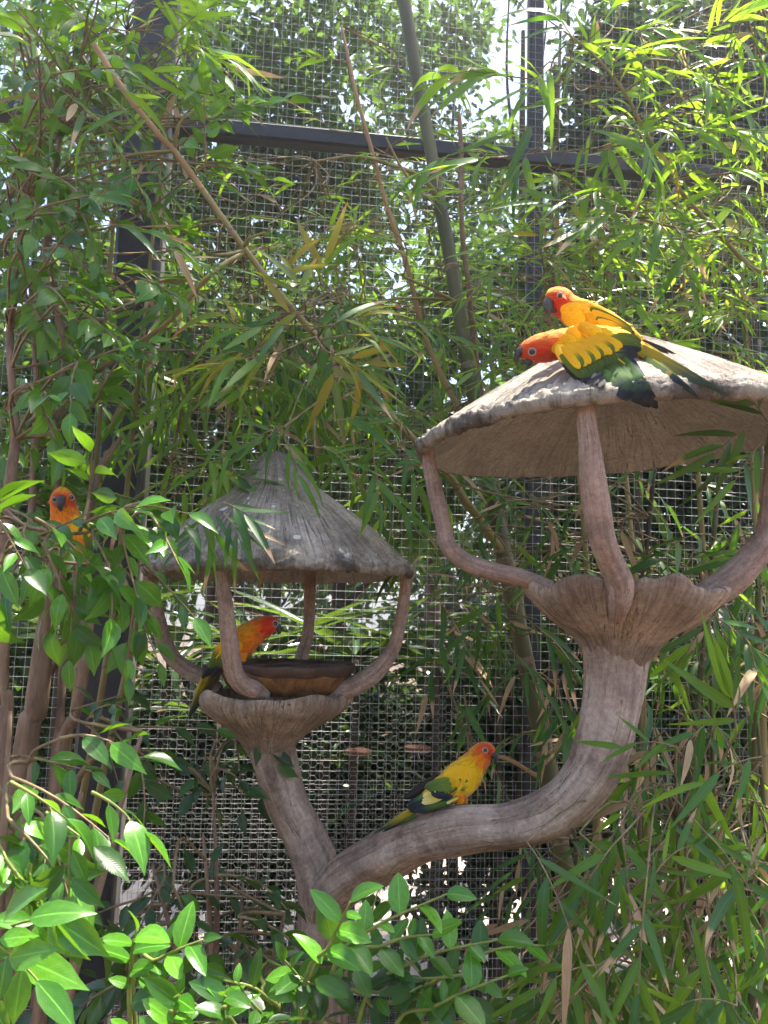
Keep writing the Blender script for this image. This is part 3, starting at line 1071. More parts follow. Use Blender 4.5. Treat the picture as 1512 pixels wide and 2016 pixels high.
rc_r, RR, bvh_rr = roof(1194, 857, DR, 380, 24, 212, [(0, 1.0), (.06, .985), (.16, .91), (.3, .78), (.5, .575), (.7, .36), (.85, .19), (.95, .07), (1, 0)], (RAD(-4.6), 0), 1.7, thick=.021, ysc=.95)
rc_l, RL, bvh_rl = roof(556, 1122, DL, 262, -20, 236, [(0, 1.0), (.08, .99), (.13, .93), (.19, .855), (.33, .67), (.5, .525), (.66, .39), (.82, .22), (.94, .08), (1, 0)], (RAD(-1.2), RAD(0)), 5.2, thick=.017)


def support(rows, seed):
    v, f, s, _ = sweep(px_path(rows), 60, 22, lump=0.16, ridge=0.08, seed=seed, lump_freq=11)
    return build('support', v, f, M['post'], feeder, True, {'strk': ('FLOAT_VECTOR', s)})


# right mushroom: front, left, right and back supports
support([(1152, 797, 1.022, 38), (1156, 830, 1.025, 41), (1161, 870, 1.03, 43), (1167, 940, 1.042, 50), (1177, 1020, 1.063, 52), (1187, 1066, 1.075, 52), (1203, 1106, 1.095, 52), (1220, 1146, 1.11, 54), (1221, 1185, 1.125, 46), (1216, 1215, 1.155, 30)], 1.0)
support([(842, 885, 1.27, 24), (845, 915, 1.27, 26), (856, 965, 1.27, 30), (872, 1030, 1.27, 32), (884, 1077, 1.27, 34), (918, 1107, 1.27, 34), (975, 1126, 1.265, 34), (1030, 1138, 1.26, 34), (1085, 1158, 1.26, 30)], 2.0)
support([(1532, 850, 1.25, 40), (1526, 920, 1.25, 42), (1518, 1000, 1.25, 44), (1506, 1060, 1.25, 50), (1465, 1115, 1.25, 58), (1425, 1150, 1.25, 62), (1375, 1180, 1.25, 52), (1340, 1195, 1.255, 40)], 3.0)
support([(1164, 915, 1.52, 28), (1172, 985, 1.51, 30), (1186, 1060, 1.47, 32), (1204, 1110, 1.45, 34), (1212, 1150, 1.40, 36), (1214, 1180, 1.38, 28)], 4.0)
# left mushroom
support([(434, 1108, 1.355, 24), (436, 1135, 1.355, 26), (443, 1190, 1.36, 30), (452, 1262, 1.375, 33), (460, 1318, 1.395, 35), (476, 1346, 1.41, 37), (501, 1358, 1.43, 36), (522, 1368, 1.455, 26)], 5.0)
support([(800, 1112, 1.545, 22), (800, 1140, 1.545, 23), (791, 1210, 1.545, 24), (775, 1272, 1.545, 27), (744, 1318, 1.54, 32), (703, 1346, 1.535, 37), (672, 1360, 1.53, 34), (645, 1375, 1.53, 24)], 6.0)
support([(296, 1115, 1.56, 26), (297, 1152, 1.56, 28), (311, 1219, 1.56, 31), (332, 1282, 1.56, 31), (364, 1316, 1.56, 31), (400, 1334, 1.56, 31), (432, 1360, 1.56, 26)], 7.0)
support([(612, 1120, 1.76, 22), (610, 1150, 1.76, 22), (607, 1235, 1.755, 22), (594, 1292, 1.73, 25), (584, 1330, 1.70, 24), (578, 1358, 1.68, 20)], 8.0)

# ================================================================ clay dish in the left mushroom
dc = P(562, 1330, DL)


def lathe(name, c, prof, mat, parent, seg=64, wob=0.0, seed=0.0, attrs=None):
    vs, fs = [], []
    for r, z in prof:
        for j in range(seg):
            a = 2 * PI * j / seg
            k = 1 + wob * vnoise((math.cos(a) * 2 + seed, math.sin(a) * 2, z * 20))
            dz = wob * .08 * vnoise((math.cos(a) * 3 + seed, math.sin(a) * 3, 9)) if r > .1 else 0
            vs.append((c.x + max(r, .0005) * k * math.cos(a), c.y + max(r, .0005) * k * math.sin(a), c.z + z + dz))
    n = len(prof)
    for i in range(n - 1):
        for j in range(seg):
            q = (j + 1) % seg
            fs.append((i * seg + j, i * seg + q, (i + 1) * seg + q, (i + 1) * seg + j))
    return build(name, vs, fs, mat, parent)


dish = thing('food_dish', 'brown glazed clay dish with ochre drips resting in the left mushroom bowl', 'dish', (dc.x, dc.y, dc.z - .033))
lathe('dish_body', dc, [(.001, -.030), (.07, -.033), (.098, -.031), (.112, -.018), (.124, .002), (.1285, .012), (.124, .012), (.115, -.006), (.09, -.020), (.001, -.022)], M['glaze_gold'], dish, wob=.03)
lathe('glazed_rim', dc, [(.1265, .004), (.131, .010), (.1345, .020), (.1335, .0255), (.129, .0255), (.124, .018), (.123, .0125)], M['glaze'], dish, wob=.035, seed=3)

# saucers behind the fence
for (px, py, lab) in ((706, 1482, 'terracotta saucer behind the mesh, nearer the forked trunk'), (822, 1476, 'terracotta saucer behind the mesh, nearer the parrot on the branch')):
    c = P(px, py, 2.42)
    sd = thing('saucer', lab, 'saucer', (c.x, c.y, c.z - .012), 'terracotta saucers behind the fence')
    lathe('saucer_body', c, [(.001, -.012), (.025, -.012), (.035, -.006), (.04, .008), (.037, .009), (.031, -.002), (.001, -.005)], M['clay'], sd, 40)
    b = Bag()
    ring = [(c.x + .0375 * math.cos(t), c.y + .0375 * math.sin(t), c.z - .002, .0016) for t in np.linspace(0, 2 * PI, 17)]
    b.tube(ring, 40, 6, cap=False)
    fp = fxy((c.x - .0) / FU.x, -.075)
    b.tube([(c.x, c.y - .036, c.z - .002, .0016), (c.x, fp.y, c.z - .002, .0016)], 4, 6)
    b.build('wire_holder', M['wire'], sd)

# ================================================================ parrots
FEATHER = leaf_template('feather', .22, .08)
TAILF = leaf_template('tailfeather', .22, .03)
_fmesh = {}


def feather_mesh(matname, tail=False):
    key = (matname, tail)
    if key not in _fmesh:
        v, f, uv = TAILF if tail else FEATHER
        me = bpy.data.meshes.new('feather')
        me.from_pydata(v.tolist(), [], f)
        me.polygons.foreach_set('use_smooth', [True] * len(me.polygons))
        at = me.attributes.new('leafuv', 'FLOAT_VECTOR', 'POINT')
        at.data.foreach_set('vector', uv.astype(np.float32).ravel())
        me.materials.append(M[matname])
        _fmesh[key] = me
    return _fmesh[key]


def lerp2(a, b, t):
    return (a[0] + (b[0] - a[0]) * t, a[1] + (b[1] - a[1]) * t)


class Bird:
    def __init__(self, label, org, scale, depth, spine, colours, side, foot_px, group='parrots in the aviary', n=64, rest=None):
        """spine rows (crop x, crop y, radius in crop px, depth offset m, lateral ratio), tail -> face;
        colours rows (upper, lower), one for each spine row"""
        self.org, self.sc, self.d = org, scale, depth
        self.rest = rest
        fx, fy = self.c(*foot_px)
        fp = P(fx, fy, depth)
        self.root = thing('parrot', label, 'parrot', fp, group)
        rows = []
        for x, y, r, dz, lat in spine:
            px, py = self.c(x, y)
            p = P(px, py, depth + dz)
            rm = r / scale * (depth + dz) / F
            rows.append((p.x, p.y, p.z, rm, rm * lat))
        v, f, s, ta = sweep(rows, n, 36, side=side)
        m = len(spine) - 1
        cu = catmull([c[0][:3] for c in colours], n)
        cl = catmull([c[1][:3] for c in colours], n)
        cols, out = [], []
        for (t, a), q, st in zip(ta, v, s):
            i = int(round(t * (n - 1)))
            k = 0.5 + 0.5 * math.cos(a)
            k = k + .22 * vnoise((q.x * 130, q.y * 130, q.z * 130))
            k = min(1, max(0, (k - .3) / .4))
            c = cu[i] * k + cl[i] * (1 - k)
            c = np.clip(c, .002, .9)
            cols.append((c[0], c[1], c[2], 1))
            # soft ruffled feathers
            out.append(q + (q - Vector(catmull_pt(rows, t))).normalized() * (.0009 * vnoise((q.x * 220, q.y * 220, q.z * 220))))
        self.v, self.f = out, f
        self.cols, self.s = cols, s
        self.bvh = BVHTree.FromPolygons([tuple(x) for x in out], f)

    def c(self, x, y):
        return self.org[0] + x / self.sc, self.org[1] + y / self.sc

    def ray(self, x, y):
        px, py = self.c(x, y)
        far = P(px, py, self.d + .3)
        dr = (far - CAM).normalized()
        return self.bvh.ray_cast(CAM, dr)

    def pt(self, x, y, off=0.0, dz=0.0, snap=True, clear=.004):
        """world point at a crop pixel: on the body surface (lifted by off towards the viewer) or at depth d + dz"""
        px, py = self.c(x, y)
        far = P(px, py, self.d + .3)
        dr = (far - CAM).normalized()
        if snap:
            h = self.bvh.ray_cast(CAM, dr)
            if h[0] is not None:
                dmax = min(h[0].y, self.d + dz) if dz < 0 else h[0].y
                return P(px, py, min(h[0].y - off, 9))
        dd = self.d + dz - off
        if self.rest is not None:                      # lies on the roof instead of sinking into it
            h = self.rest.ray_cast(CAM, dr)
            if h[0] is not None: dd = min(dd, h[0].y - clear - off)
        return P(px, py, dd)

    def patch(self, x, y, rx, ry, col, strength=1.0, both=True):
        """colour patch on the head around a crop pixel"""
        h = self.ray(x, y)
        if h[0] is None: return
        k = self.d / F / self.sc
        for i, q in enumerate(self.v):
            w = q - h[0]
            if both: dy = abs(w.y) * .25
            else: dy = abs(w.y)
            e = (w.x / (rx * k)) ** 2 + (w.z / (ry * k)) ** 2 + (dy / (rx * k)) ** 2
            g = strength * max(0, min(1, 1.6 - 1.25 * e + .35 * vnoise((q.x * 160, q.y * 160, q.z * 160))))
            c = self.cols[i]
            self.cols[i] = tuple(c[j] * (1 - g) + col[j] * g for j in range(3)) + (1,)

    def body(self, count=620):
        self.body_o = build('body', self.v, self.f, M['plume'], self.root, True, {'plume': ('FLOAT_COLOR', self.cols), 'strk': ('FLOAT_VECTOR', self.s)})
        # overlapping contour feathers, too small to pick apart singly
        seg = 36
        nr = len(self.v) // seg
        fv, ff, fuv = FEATHER
        V, Fc, C, S = [], [], [], []
        k = self.d / F / self.sc
        for q in range(count):
            i = rng.randint(2, nr - 3)
            j = rng.randrange(seg)
            p = self.v[i * seg + j]
            if p.y > self.d + .02: continue
            nx = self.v[(i - 2) * seg + j]
            ctr = sum((self.v[i * seg + a] for a in range(0, seg, 6)), Vector()) / 6
            nrm = (p - ctr).normalized()
            dr = (nx - p)
            dr = (dr.normalized() + nrm * .10 + rv(.12)).normalized()
            head = i / nr > .72
            L = (.0052 if head else .0105) * rng.uniform(.75, 1.2)
            m = frame(p - nrm * .0004, dr, nrm, L, .62)
            base = len(V)
            col = self.cols[(i - 1) * seg + j]
            kk = rng.uniform(.80, 1.18)
            for (vx, vy, vz) in fv:
                V.append(m @ Vector((vx, vy, vz)))
                e = kk * (.80 + .28 * vy)
                C.append((min(.92, col[0] * e), min(.9, col[1] * e * rng.uniform(.94, 1.06)), col[2] * e, 1))
                S.append((vx * .5 + q, vx * 2, vy * .02))
            Fc += [tuple(a + base for a in f) for f in ff]
        build('contour_feathers', V, Fc, M['plume'], self.root, True, {'plume': ('FLOAT_COLOR', C), 'strk': ('FLOAT_VECTOR', S)}, 'stuff')

    def feather(self, parent, b, t, w, mat, off, dzb, dzt, lift=.0, snap=(True, True), tail=False):
        if self.rest is not None and not snap[0]:
            # long feathers drape over the roof they rest on
            fv, ff, fuv = TAILF if tail else FEATHER
            vs = []
            p0, p1 = self.pt(*b, dz=dzb, off=off, snap=False, clear=.0), self.pt(*t, dz=dzt, off=off, snap=False, clear=.0)
            view = (CAM - p0).normalized()
            across = (p1 - p0).cross(view).normalized()
            wm = w / self.sc * self.d / F
            for x, y, z in fv:
                yy_ = min(max(y / fv[-1][1], 0), 1)
                q = self.pt(*lerp2(b, t, yy_), dz=dzb + (dzt - dzb) * yy_, off=off, snap=False, clear=.003)
                vs.append(q + across * (x * wm) + view * (-abs(x) * wm * .15))
            o = build('feather', vs, ff, M[mat], self.root, True, {'leafuv': ('FLOAT_VECTOR', fuv)})
            o.parent = parent
            return o
        p0 = self.pt(*b, off=off, dz=dzb, snap=snap[0])
        p1 = self.pt(*t, off=off + lift, dz=dzt, snap=snap[1])
        d = p1 - p0
        view = (CAM - p0).normalized()
        m = frame(p0, d, view, d.length, (w / self.sc * self.d / F) / d.length)
        o = bpy.data.objects.new('feather', feather_mesh(mat, tail))
        COL.objects.link(o)
        o.parent = parent
        o.matrix_basis = Matrix.Translation(-self.root.location) @ m
        return o

    def wing(self, rows, name='wing'):
        """rows: (baseA, baseB, tipA, tipB, n, width, materials, off, dz_base, dz_tip, snap)"""
        first = None
        holder = None
        # the wing itself is a thin slab under the feathers
        allp = []
        for ri, (bA, bB, tA, tB, n, w, mats, off, dzb, dzt, snap) in enumerate(rows):
            if self.rest is not None and not snap: off += .0011 * ri
            for k in range(n):
                u = k / max(1, n - 1)
                allp.append((lerp2(bA, bB, u), lerp2(tA, tB, u), w, mats[k % len(mats)] if isinstance(mats, tuple) else mats, off + .0005 * k, dzb, dzt, snap))
        b, t, w, mat, off, dzb, dzt, snap = allp[0]
        bag = Bag()
        # one tapering wing (or tail) bone under the feathers, running from the shoulder to the farthest quills
        pick = [allp[-1], allp[len(allp) // 2], allp[0]]
        rows_ = []
        for q, (b, t, w, mat, off, dzb, dzt, snap) in enumerate(pick):
            pp = self.pt(*lerp2(b, t, .12 + .1 * q), off=off - .004, dz=dzb, snap=snap)
            rows_.append((*pp, w / self.sc * self.d / F * (.12 - .03 * q)))
        bag.tube(rows_, 10, 8)
        holder = bag.build(name, M[allp[-1][3]], self.root)
        for (b, t, w, mat, off, dzb, dzt, snap) in allp:
            b2 = (b[0] + rng.gauss(0, w * .06), b[1] + rng.gauss(0, w * .06))
            t2 = (t[0] + rng.gauss(0, w * .08), t[1] + rng.gauss(0, w * .08))
            sn = snap if isinstance(snap, tuple) else (snap, snap)
            o = self.feather(holder, b2, t2, w * rng.uniform(.9, 1.1), mat, off, dzb, dzt, 0.0, sn, name == 'tail')
        return holder

    def eye(self, x, y, r, dz=None, sq=1.0):
        h = self.ray(x, y)
        if h[0] is None: return
        n = (h[1] if h[1].dot(CAM - h[0]) > 0 else -h[1])
        n = (n * .6 + (CAM - h[0]).normalized() * .4).normalized()
        k = r / self.sc * self.d / F
        a = n.orthogonal().normalized()
        b = n.cross(a)
        bag = Bag()
        ring = [(*(h[0] + n * (k * .08) + (a * math.cos(t) + b * math.sin(t)) * k * .84), k * .14) for t in np.linspace(0, 2 * PI, 13)]
        bag.tube(ring, 26, 8, cap=False)
        e = bag.build('eye_ring', M['eye_skin'], self.root)
        vs, fs = [], []
        for i in range(9):
            th = PI * i / 8
            for j in range(14):
                ph = 2 * PI * j / 14
                vs.append(h[0] + n * (k * .02) + (a * math.cos(ph) + b * math.sin(ph)) * (k * .74 * math.sin(th)) + n * (k * .42 * math.cos(th)))
        for i in range(8):
            for j in range(14):
                q = (j + 1) % 14
                fs.append((i * 14 + j, i * 14 + q, (i + 1) * 14 + q, (i + 1) * 14 + j))
        build('eye', vs, fs, M['eye'], self.root)

    def beak(self, upper, lower, dz=0.0):
        """rows (crop x, crop y, radius crop px)"""
        for nm, rows in (('upper_beak', upper), ('lower_beak', lower)):
            if not rows: continue
            pp = []
            for x, y, r, *z in rows:
                px, py = self.c(x, y)
                dd = self.d + dz + (z[0] if z else 0)
                p = P(px, py, dd)
                rm = r / self.sc * dd / F
                pp.append((p.x, p.y, p.z, rm, rm * .8))
            v, f, s, _ = sweep(pp, 16, 14)
            build(nm, v, f, M['beak'], self.root)

    def leg(self, thigh, toes_at, dz, toe_dir=1, r=26):
        """orange thigh tuft and a grey foot with four toes, gripping at toes_at"""
        pp = []
        for x, y, rr in thigh:
            p = P(*self.c(x, y), self.d + dz)
            pp.append((*p, rr / self.sc * self.d / F))
        v, f, s, _ = sweep(pp, 14, 12, lump=.1)
        build('thigh', v, f, M['thigh'], self.root)
        b = Bag()
        a = Vector(pp[-1][:3])
        t = P(*self.c(*toes_at), self.d + dz)
        k = self.d / F / self.sc * r
        b.tube([(*a, k * .22), (*t, k * .2)], 5, 7)
        for ang in (-.5, .35):
            dirv = Vector((toe_dir * math.cos(ang), -.55 + ang, 0)).normalized()
            b.tube([(*t, k * .2), (*(t + dirv * k * .9 + Vector((0, 0, k * .12))), k * .19), (*(t + dirv * k * 1.6 - Vector((0, 0, k * .35))), k * .08)], 8, 7)
        for ang in (-.4, .4):
            dirv = Vector((-toe_dir * math.cos(ang), -.4 + ang, 0)).normalized()
            b.tube([(*t, k * .2), (*(t + dirv * k * .6 + Vector((0, 0, k * .1))), k * .18), (*(t + dirv * k * 1.1 - Vector((0, 0, k * .35))), k * .08)], 8, 7)
        b.build('foot', M['foot'], self.root)


def catmull_pt(rows, t):
    m = len(rows)
    x = t * (m - 1)
    i = min(int(x), m - 2)
    f = x - i
    return [rows[i][j] * (1 - f) + rows[i + 1][j] * f for j in range(3)]


TOCAM = Vector((0, -1, 0))
yy, oo, rr_, de = YEL, ORA, RED, DEEP
hd = (0.72, 0.13, 0.004, 1)

# --- front parrot on the right roof, head stretched down to the left
A = Bird('parrot in front on the right mushroom roof, head stretched low to the left, wing drooped', (980, 540), 3.15, 1.06,
         [(1010, 548, 14, .02, .7), (940, 505, 34, .015, .8), (860, 462, 62, .008, .85), (760, 432, 92, .0, .9), (640, 428, 114, .0, .85), (520, 432, 116, .0, .85), (420, 432, 100, .0, .9), (330, 445, 96, .0, .9), (250, 462, 92, 0, .88), (185, 474, 70, 0, .85), (148, 482, 40, 0, .8), (138, 484, 8, 0, .8)],
         [(OLI, OLI), (yy, yy), (yy, yy), (yy, yy), (yy, yy), (yy, oo), (de, oo), (oo, rr_), (oo, rr_), (hd, rr_), (oo, rr_), (oo, rr_)], TOCAM, (600, 640), rest=bvh_rr)
A.patch(250, 490, 120, 85, RED, .9)
A.patch(175, 480, 42, 60, (0.66, 0.07, .005), .5)
A.body()
A.wing([
    ((880, 470), (866, 500), (1262, 775), (1180, 700), 3, 46, ('f_gblu', 'f_tail'), .0, .012, .02, False),
    ((850, 430), (862, 480), (1462, 768), (1290, 690), 5, 56, 'f_tail', .004, .004, .01, False),
], 'tail')
A.wing([
    ((770, 500), (820, 520), (905, 745), (960, 812), 4, 62, 'f_navy', .0, -.030, -.022, False),
    ((620, 560), (780, 520), (800, 772), (984, 835), 7, 66, 'f_gblu', .0, -.034, -.028, False),
    ((400, 540), (590, 570), (525, 652), (645, 702), 5, 60, 'f_navy', .0, -.034, -.036, False),
    ((660, 470), (700, 500), (890, 470), (830, 545), 4, 56, ('f_navy', 'f_gblu'), .001, -.033, -.026, False),
    ((640, 400), (740, 372), (892, 462), (884, 408), 5, 54, 'f_grn', .003, -.030, -.022, False),
    ((390, 500), (640, 440), (530, 645), (745, 530), 11, 60, 'f_grn', .0, -.037, -.040, False),
    ((400, 450), (610, 375), (510, 585), (775, 455), 13, 54, ('f_yel', 'f_ygr', 'f_yel'), .0, -.040, -.043, False),
    ((365, 440), (560, 345), (470, 560), (730, 400), 8, 78, 'f_yel', .003, -.036, -.043, True),
    ((352, 430), (500, 328), (430, 530), (650, 380), 7, 84, 'f_yel', .003, -.036, -.043, True),
    ((350, 420), (460, 335), (400, 480), (570, 370), 6, 86, 'f_yel', .004, -.036, -.043, True),
])
A.eye(213, 481, 27)
A.beak([(165, 462, 34), (140, 478, 34), (122, 506, 24), (118, 535, 13), (124, 556, 3)], [(215, 520, 20), (190, 540, 20), (165, 548, 14), (152, 546, 4)])
A.leg([(560, 540, 50), (575, 610, 30)], (585, 655), .0, -1, 30)

# --- parrot behind it
B = Bird('parrot behind on the right mushroom roof, sitting upright with beak pointing down', (980, 540), 3.15, 1.13,
         [(960, 470, 10, .02, .7), (880, 418, 34, .015, .8), (790, 370, 62, .01, .9), (680, 318, 88, 0, .9), (570, 278, 104, 0, .9), (480, 238, 98, 0, .9), (420, 196, 88, 0, .95), (380, 162, 88, 0, .95), (345, 146, 72, -.004, .95), (312, 140, 46, -.006, .95), (296, 140, 12, -.006, .9)],
         [(OLI, OLI), (yy, yy), (yy, yy), (yy, yy), (yy, yy), (yy, de), (oo, rr_), (oo, rr_), (oo, rr_), (de, rr_), (de, rr_)], TOCAM, (560, 420), rest=bvh_rr)
B.patch(365, 185, 75, 85, RED, .85)
B.body()
B.wing([((850, 400), (860, 420), (1104, 498), (1060, 490), 3, 40, 'f_blk', 0, .01, .02, False),
        ((880, 420), (880, 440), (1150, 600), (1130, 600), 3, 40, 'f_tail', 0, .03, .05, False)], 'tail')
B.wing([
    ((640, 260), (700, 320), (850, 372), (850, 400), 5, 50, ('f_grn', 'f_navy'), .0, -.026, -.014, False),
    ((560, 190), (620, 290), (830, 345), (820, 372), 6, 56, ('f_ygr', 'f_grn', 'f_ygr'), .0, -.029, -.018, False),
    ((480, 170), (560, 280), (700, 260), (690, 320), 6, 66, ('f_yel', 'f_ygr'), .002, -.032, -.03, True),
    ((400, 210), (420, 290), (600, 215), (620, 300), 6, 90, 'f_yel', .003, -.034, -.034, True),
    ((388, 215), (410, 280), (520, 205), (540, 300), 5, 90, 'f_yel', .004, -.034, -.034, True),
])
B.eye(387, 135, 23)
B.beak([(324, 160, 34, -.008), (314, 188, 36, -.010), (312, 218, 26, -.012), (316, 246, 12, -.012), (312, 268, 3, -.012)], [(350, 205, 22, -.006), (345, 228, 18, -.008), (335, 240, 6, -.008)])
B.leg([(500, 330, 50), (500, 395, 30)], (500, 440), .0, -1, 30)

# --- parrot in the left mushroom
Cb = Bird('parrot perched on the rim of the brown dish inside the left mushroom', (350, 1180), 4.086, 1.47,
          [(262, 600, 18, .03, .7), (300, 545, 50, .02, .8), (370, 470, 88, .01, .85), (450, 395, 112, .0, .85), (530, 330, 116, 0, .85), (600, 275, 104, 0, .88), (660, 238, 92, 0, .92), (715, 212, 84, .0, .95), (765, 196, 66, .004, .95), (798, 192, 36, .006, .9), (810, 194, 8, .006, .9)],
          [(OLI, OLI), (yy, yy), (yy, oo), (yy, oo), (de, oo), (de, oo), (oo, hd), (hd, rr_), (rr_, rr_), (rr_, rr_), (rr_, rr_)], TOCAM, (525, 545))
Cb.patch(745, 210, 80, 75, (0.62, 0.03, .006), .85)
Cb.patch(520, 430, 70, 70, (0.78, 0.16, .005), .6)
Cb.body()
Cb.wing([
    ((240, 560), (270, 570), (72, 972), (84, 965), 3, 52, 'f_tail', .0, .0, .03, False),
    ((270, 560), (350, 540), (84, 975), (130, 900), 4, 58, 'f_brn', -.006, .0, .03, False),
], 'tail')
Cb.wing([
    ((300, 470), (370, 500), (186, 640), (262, 622), 5, 52, 'f_navy', .0, -.022, -.010, False),
    ((330, 430), (400, 470), (250, 560), (330, 540), 4, 60, 'f_grn', .002, -.026, -.018, False),
    ((390, 330), (450, 400), (280, 480), (370, 500), 5, 66, ('f_ygr', 'f_yel'), .002, -.030, -.026, False),
    ((430, 290), (500, 340), (330, 420), (430, 450), 5, 74, 'f_yel', .003, -.03, -.03, True),
])
Cb.wing([((640, 320), (560, 400), (665, 360), (575, 475), 4, 62, ('f_yel', 'f_ygr'), -.02, .01, .012, False)], 'wing')
Cb.eye(783, 196, 28)
Cb.beak([(795, 215, 32, .006), (812, 240, 30, .006), (814, 265, 18, .006), (806, 285, 4, .006)], [(780, 255, 20, .006), (770, 275, 14, .006), (762, 284, 4, .006)])
Cb.leg([(525, 430, 44), (527, 500, 22)], (526, 535), -.01, 1, 34)

# --- parrot on the branch
Db = Bird('parrot standing on the curved branch, yellow breast with green and navy folded wings', (720, 1440), 5.04, 1.365,
          [(430, 800, 14, .01, .7), (520, 735, 46, .01, .8), (640, 660, 88, .0, .85), (760, 590, 128, .0, .85), (880, 525, 160, 0, .85), (980, 440, 166, 0, .85), (1055, 350, 138, 0, .88), (1110, 278, 116, 0, .9), (1160, 225, 112, 0, .95), (1210, 200, 96, .0, .95), (1255, 192, 60, -.004, .9), (1278, 196, 10, -.004, .9)],
          [(OLI, OLI), (yy, yy), (yy, yy), (yy, yy), (yy, yy), (yy, yy), (yy, yy), (de, oo), (de, oo), (oo, oo), (oo, rr_), (oo, rr_)], TOCAM, (950, 745))
Db.patch(1180, 200, 100, 85, (0.66, 0.06, .006), .9)
Db.patch(1140, 290, 60, 60, (0.80, 0.22, .005), .7)
Db.body()
Db.wing([
    ((470, 770), (480, 790), (66, 1022), (110, 1000), 3, 50, 'f_tail', .0, .0, .005, False),
    ((480, 800), (500, 820), (165, 1000), (240, 950), 3, 56, 'f_gblu', -.004, .0, .01, False),
], 'tail')
Db.wing([((720, 430), (650, 520), (368, 672), (430, 655), 4, 62, 'f_blk', .0, .022, .02, False)], 'wing')
Db.wing([
    ((820, 660), (700, 600), (420, 800), (396, 742), 6, 66, ('f_navy', 'f_gblu'), .0, -.028, -.012, False),
    ((880, 680), (800, 690), (560, 790), (470, 800), 4, 62, 'f_gblu', .001, -.028, -.018, False),
    ((770, 640), (700, 600), (555, 715), (560, 650), 3, 66, 'f_pale', .002, -.031, -.022, False),
    ((860, 640), (780, 610), (690, 650), (640, 620), 3, 60, 'f_navy', .003, -.034, -.03, False),
    ((920, 660), (860, 690), (810, 712), (800, 715), 2, 24, 'f_pale', .004, -.034, -.032, False),
    ((820, 470), (860, 560), (590, 568), (650, 612), 5, 76, 'f_grn', .003, -.036, -.028, False),
    ((1040, 470), (900, 480), (970, 670), (800, 620), 8, 66, ('f_ygr', 'f_yel', 'f_grn'), .002, -.04, -.04, True),
    ((1090, 430), (880, 400), (1010, 610), (720, 540), 9, 84, ('f_yel', 'f_yel', 'f_ygr'), .003, -.04, -.04, True),
    ((1080, 360), (920, 350), (960, 560), (760, 500), 8, 96, 'f_yel', .004, -.04, -.04, True),
])
Db.eye(1186, 188, 29)
Db.beak([(1250, 228, 46, -.004), (1282, 250, 44, -.005), (1292, 284, 28, -.006), (1282, 312, 12, -.006), (1276, 324, 3, -.006)], [(1228, 275, 24, -.004), (1244, 300, 18, -.004), (1254, 306, 6, -.004)])
Db.leg([(930, 620, 60), (940, 715, 34)], (946, 752), -.012, 1, 36)
Db.leg([(960, 620, 50), (985, 715, 28)], (990, 752), .02, 1, 36)

# --- parrot facing the viewer in the shrub on the left
E = Bird('orange chested parrot facing forward, half hidden in the leafy shrub at left', (0, 900), 3.78, 1.5,
         [(640, 950, 14, .05, .8), (610, 850, 60, .03, .9), (570, 720, 100, .015, 1.0), (525, 580, 118, .0, 1.05), (490, 460, 104, -.002, 1.05), (470, 370, 88, -.008, 1.05), (464, 310, 84, -.014, 1.05), (464, 265, 66, -.014, 1.0), (466, 236, 30, -.012, 1.0), (466, 228, 6, -.012, 1)],
         [(OLI, oo), (yy, hd), (yy, oo), (yy, oo), (yy, oo), (oo, oo), (oo, hd), (oo, hd), (oo, oo), (oo, oo)], Vector((-1, -.25, 0)).normalized(), (600, 800))
E.patch(430, 320, 45, 60, RED, .8)
E.patch(540, 320, 40, 60, RED, .8)
E.patch(590, 520, 70, 90, (0.84, 0.45, .005), .9, False)
E.patch(470, 240, 70, 30, (0.80, 0.3, .005), .7)
E.body()
E.wing([((640, 820), (600, 840), (720, 1150), (680, 1150), 4, 60, ('f_tail', 'f_gblu'), 0, .03, .05, False)], 'tail')
E.wing([
    ((600, 520), (640, 560), (650, 760), (680, 740), 4, 60, 'f_grn', .0, -.015, .0, False),
    ((560, 430), (620, 470), (600, 620), (660, 600), 5, 64, ('f_yel', 'f_ygr'), .002, -.02, -.01, False),
])
E.eye(530, 300, 24)
E.eye(405, 315, 22)
E.beak([(456, 300, 34, -.030), (450, 335, 36, -.040), (446, 368, 24, -.042), (448, 392, 6, -.038)], [(452, 385, 18, -.030), (450, 402, 8, -.032)])
E.leg([(545, 740, 44), (550, 800, 24)], (552, 840), -.022, 1, 32)

# --- parrot almost hidden at the top left
G = Bird('parrot almost hidden among leaves at the upper left, red head and yellow body', (0, 220), 5.04, 1.85,
         [(150, 640, 14, .02, .8), (200, 560, 50, .01, .85), (260, 480, 84, 0, .85), (320, 400, 92, 0, .88), (370, 340, 80, 0, .9), (410, 310, 72, 0, .95), (445, 298, 56, 0, .9), (470, 296, 24, 0, .9), (478, 298, 6, 0, .9)],
         [(OLI, OLI), (yy, yy), (yy, yy), (yy, yy), (de, yy), (hd, rr_), (rr_, rr_), (rr_, rr_), (rr_, rr_)], TOCAM, (330, 560))
G.body()
G.wing([((170, 600), (200, 620), (60, 900), (90, 900), 3, 50, 'f_tail', 0, 0, .01, False)], 'tail')
G.wing([((260, 470), (300, 500), (150, 600), (200, 620), 3, 50, 'f_grn', 0, -.026, -.02, False), ((330, 380), (360, 430), (220, 500), (260, 540), 4, 62, 'f_yel', .002, -.03, -.03, True)])
G.eye(440, 290, 20)
G.beak([(470, 310, 26), (484, 330, 24), (484, 352, 14), (476, 368, 3)], [(458, 340, 16), (462, 356, 6)])
G.leg([(310, 490, 36), (325, 545, 18)], (330, 570), -.005, 1, 26)


# ================================================================ plants inside the aviary
def rp(x0, x1, y0, y1, d0, d1):
    return P(rng.uniform(x0, x1), rng.uniform(y0, y1), rng.uniform(d0, d1))


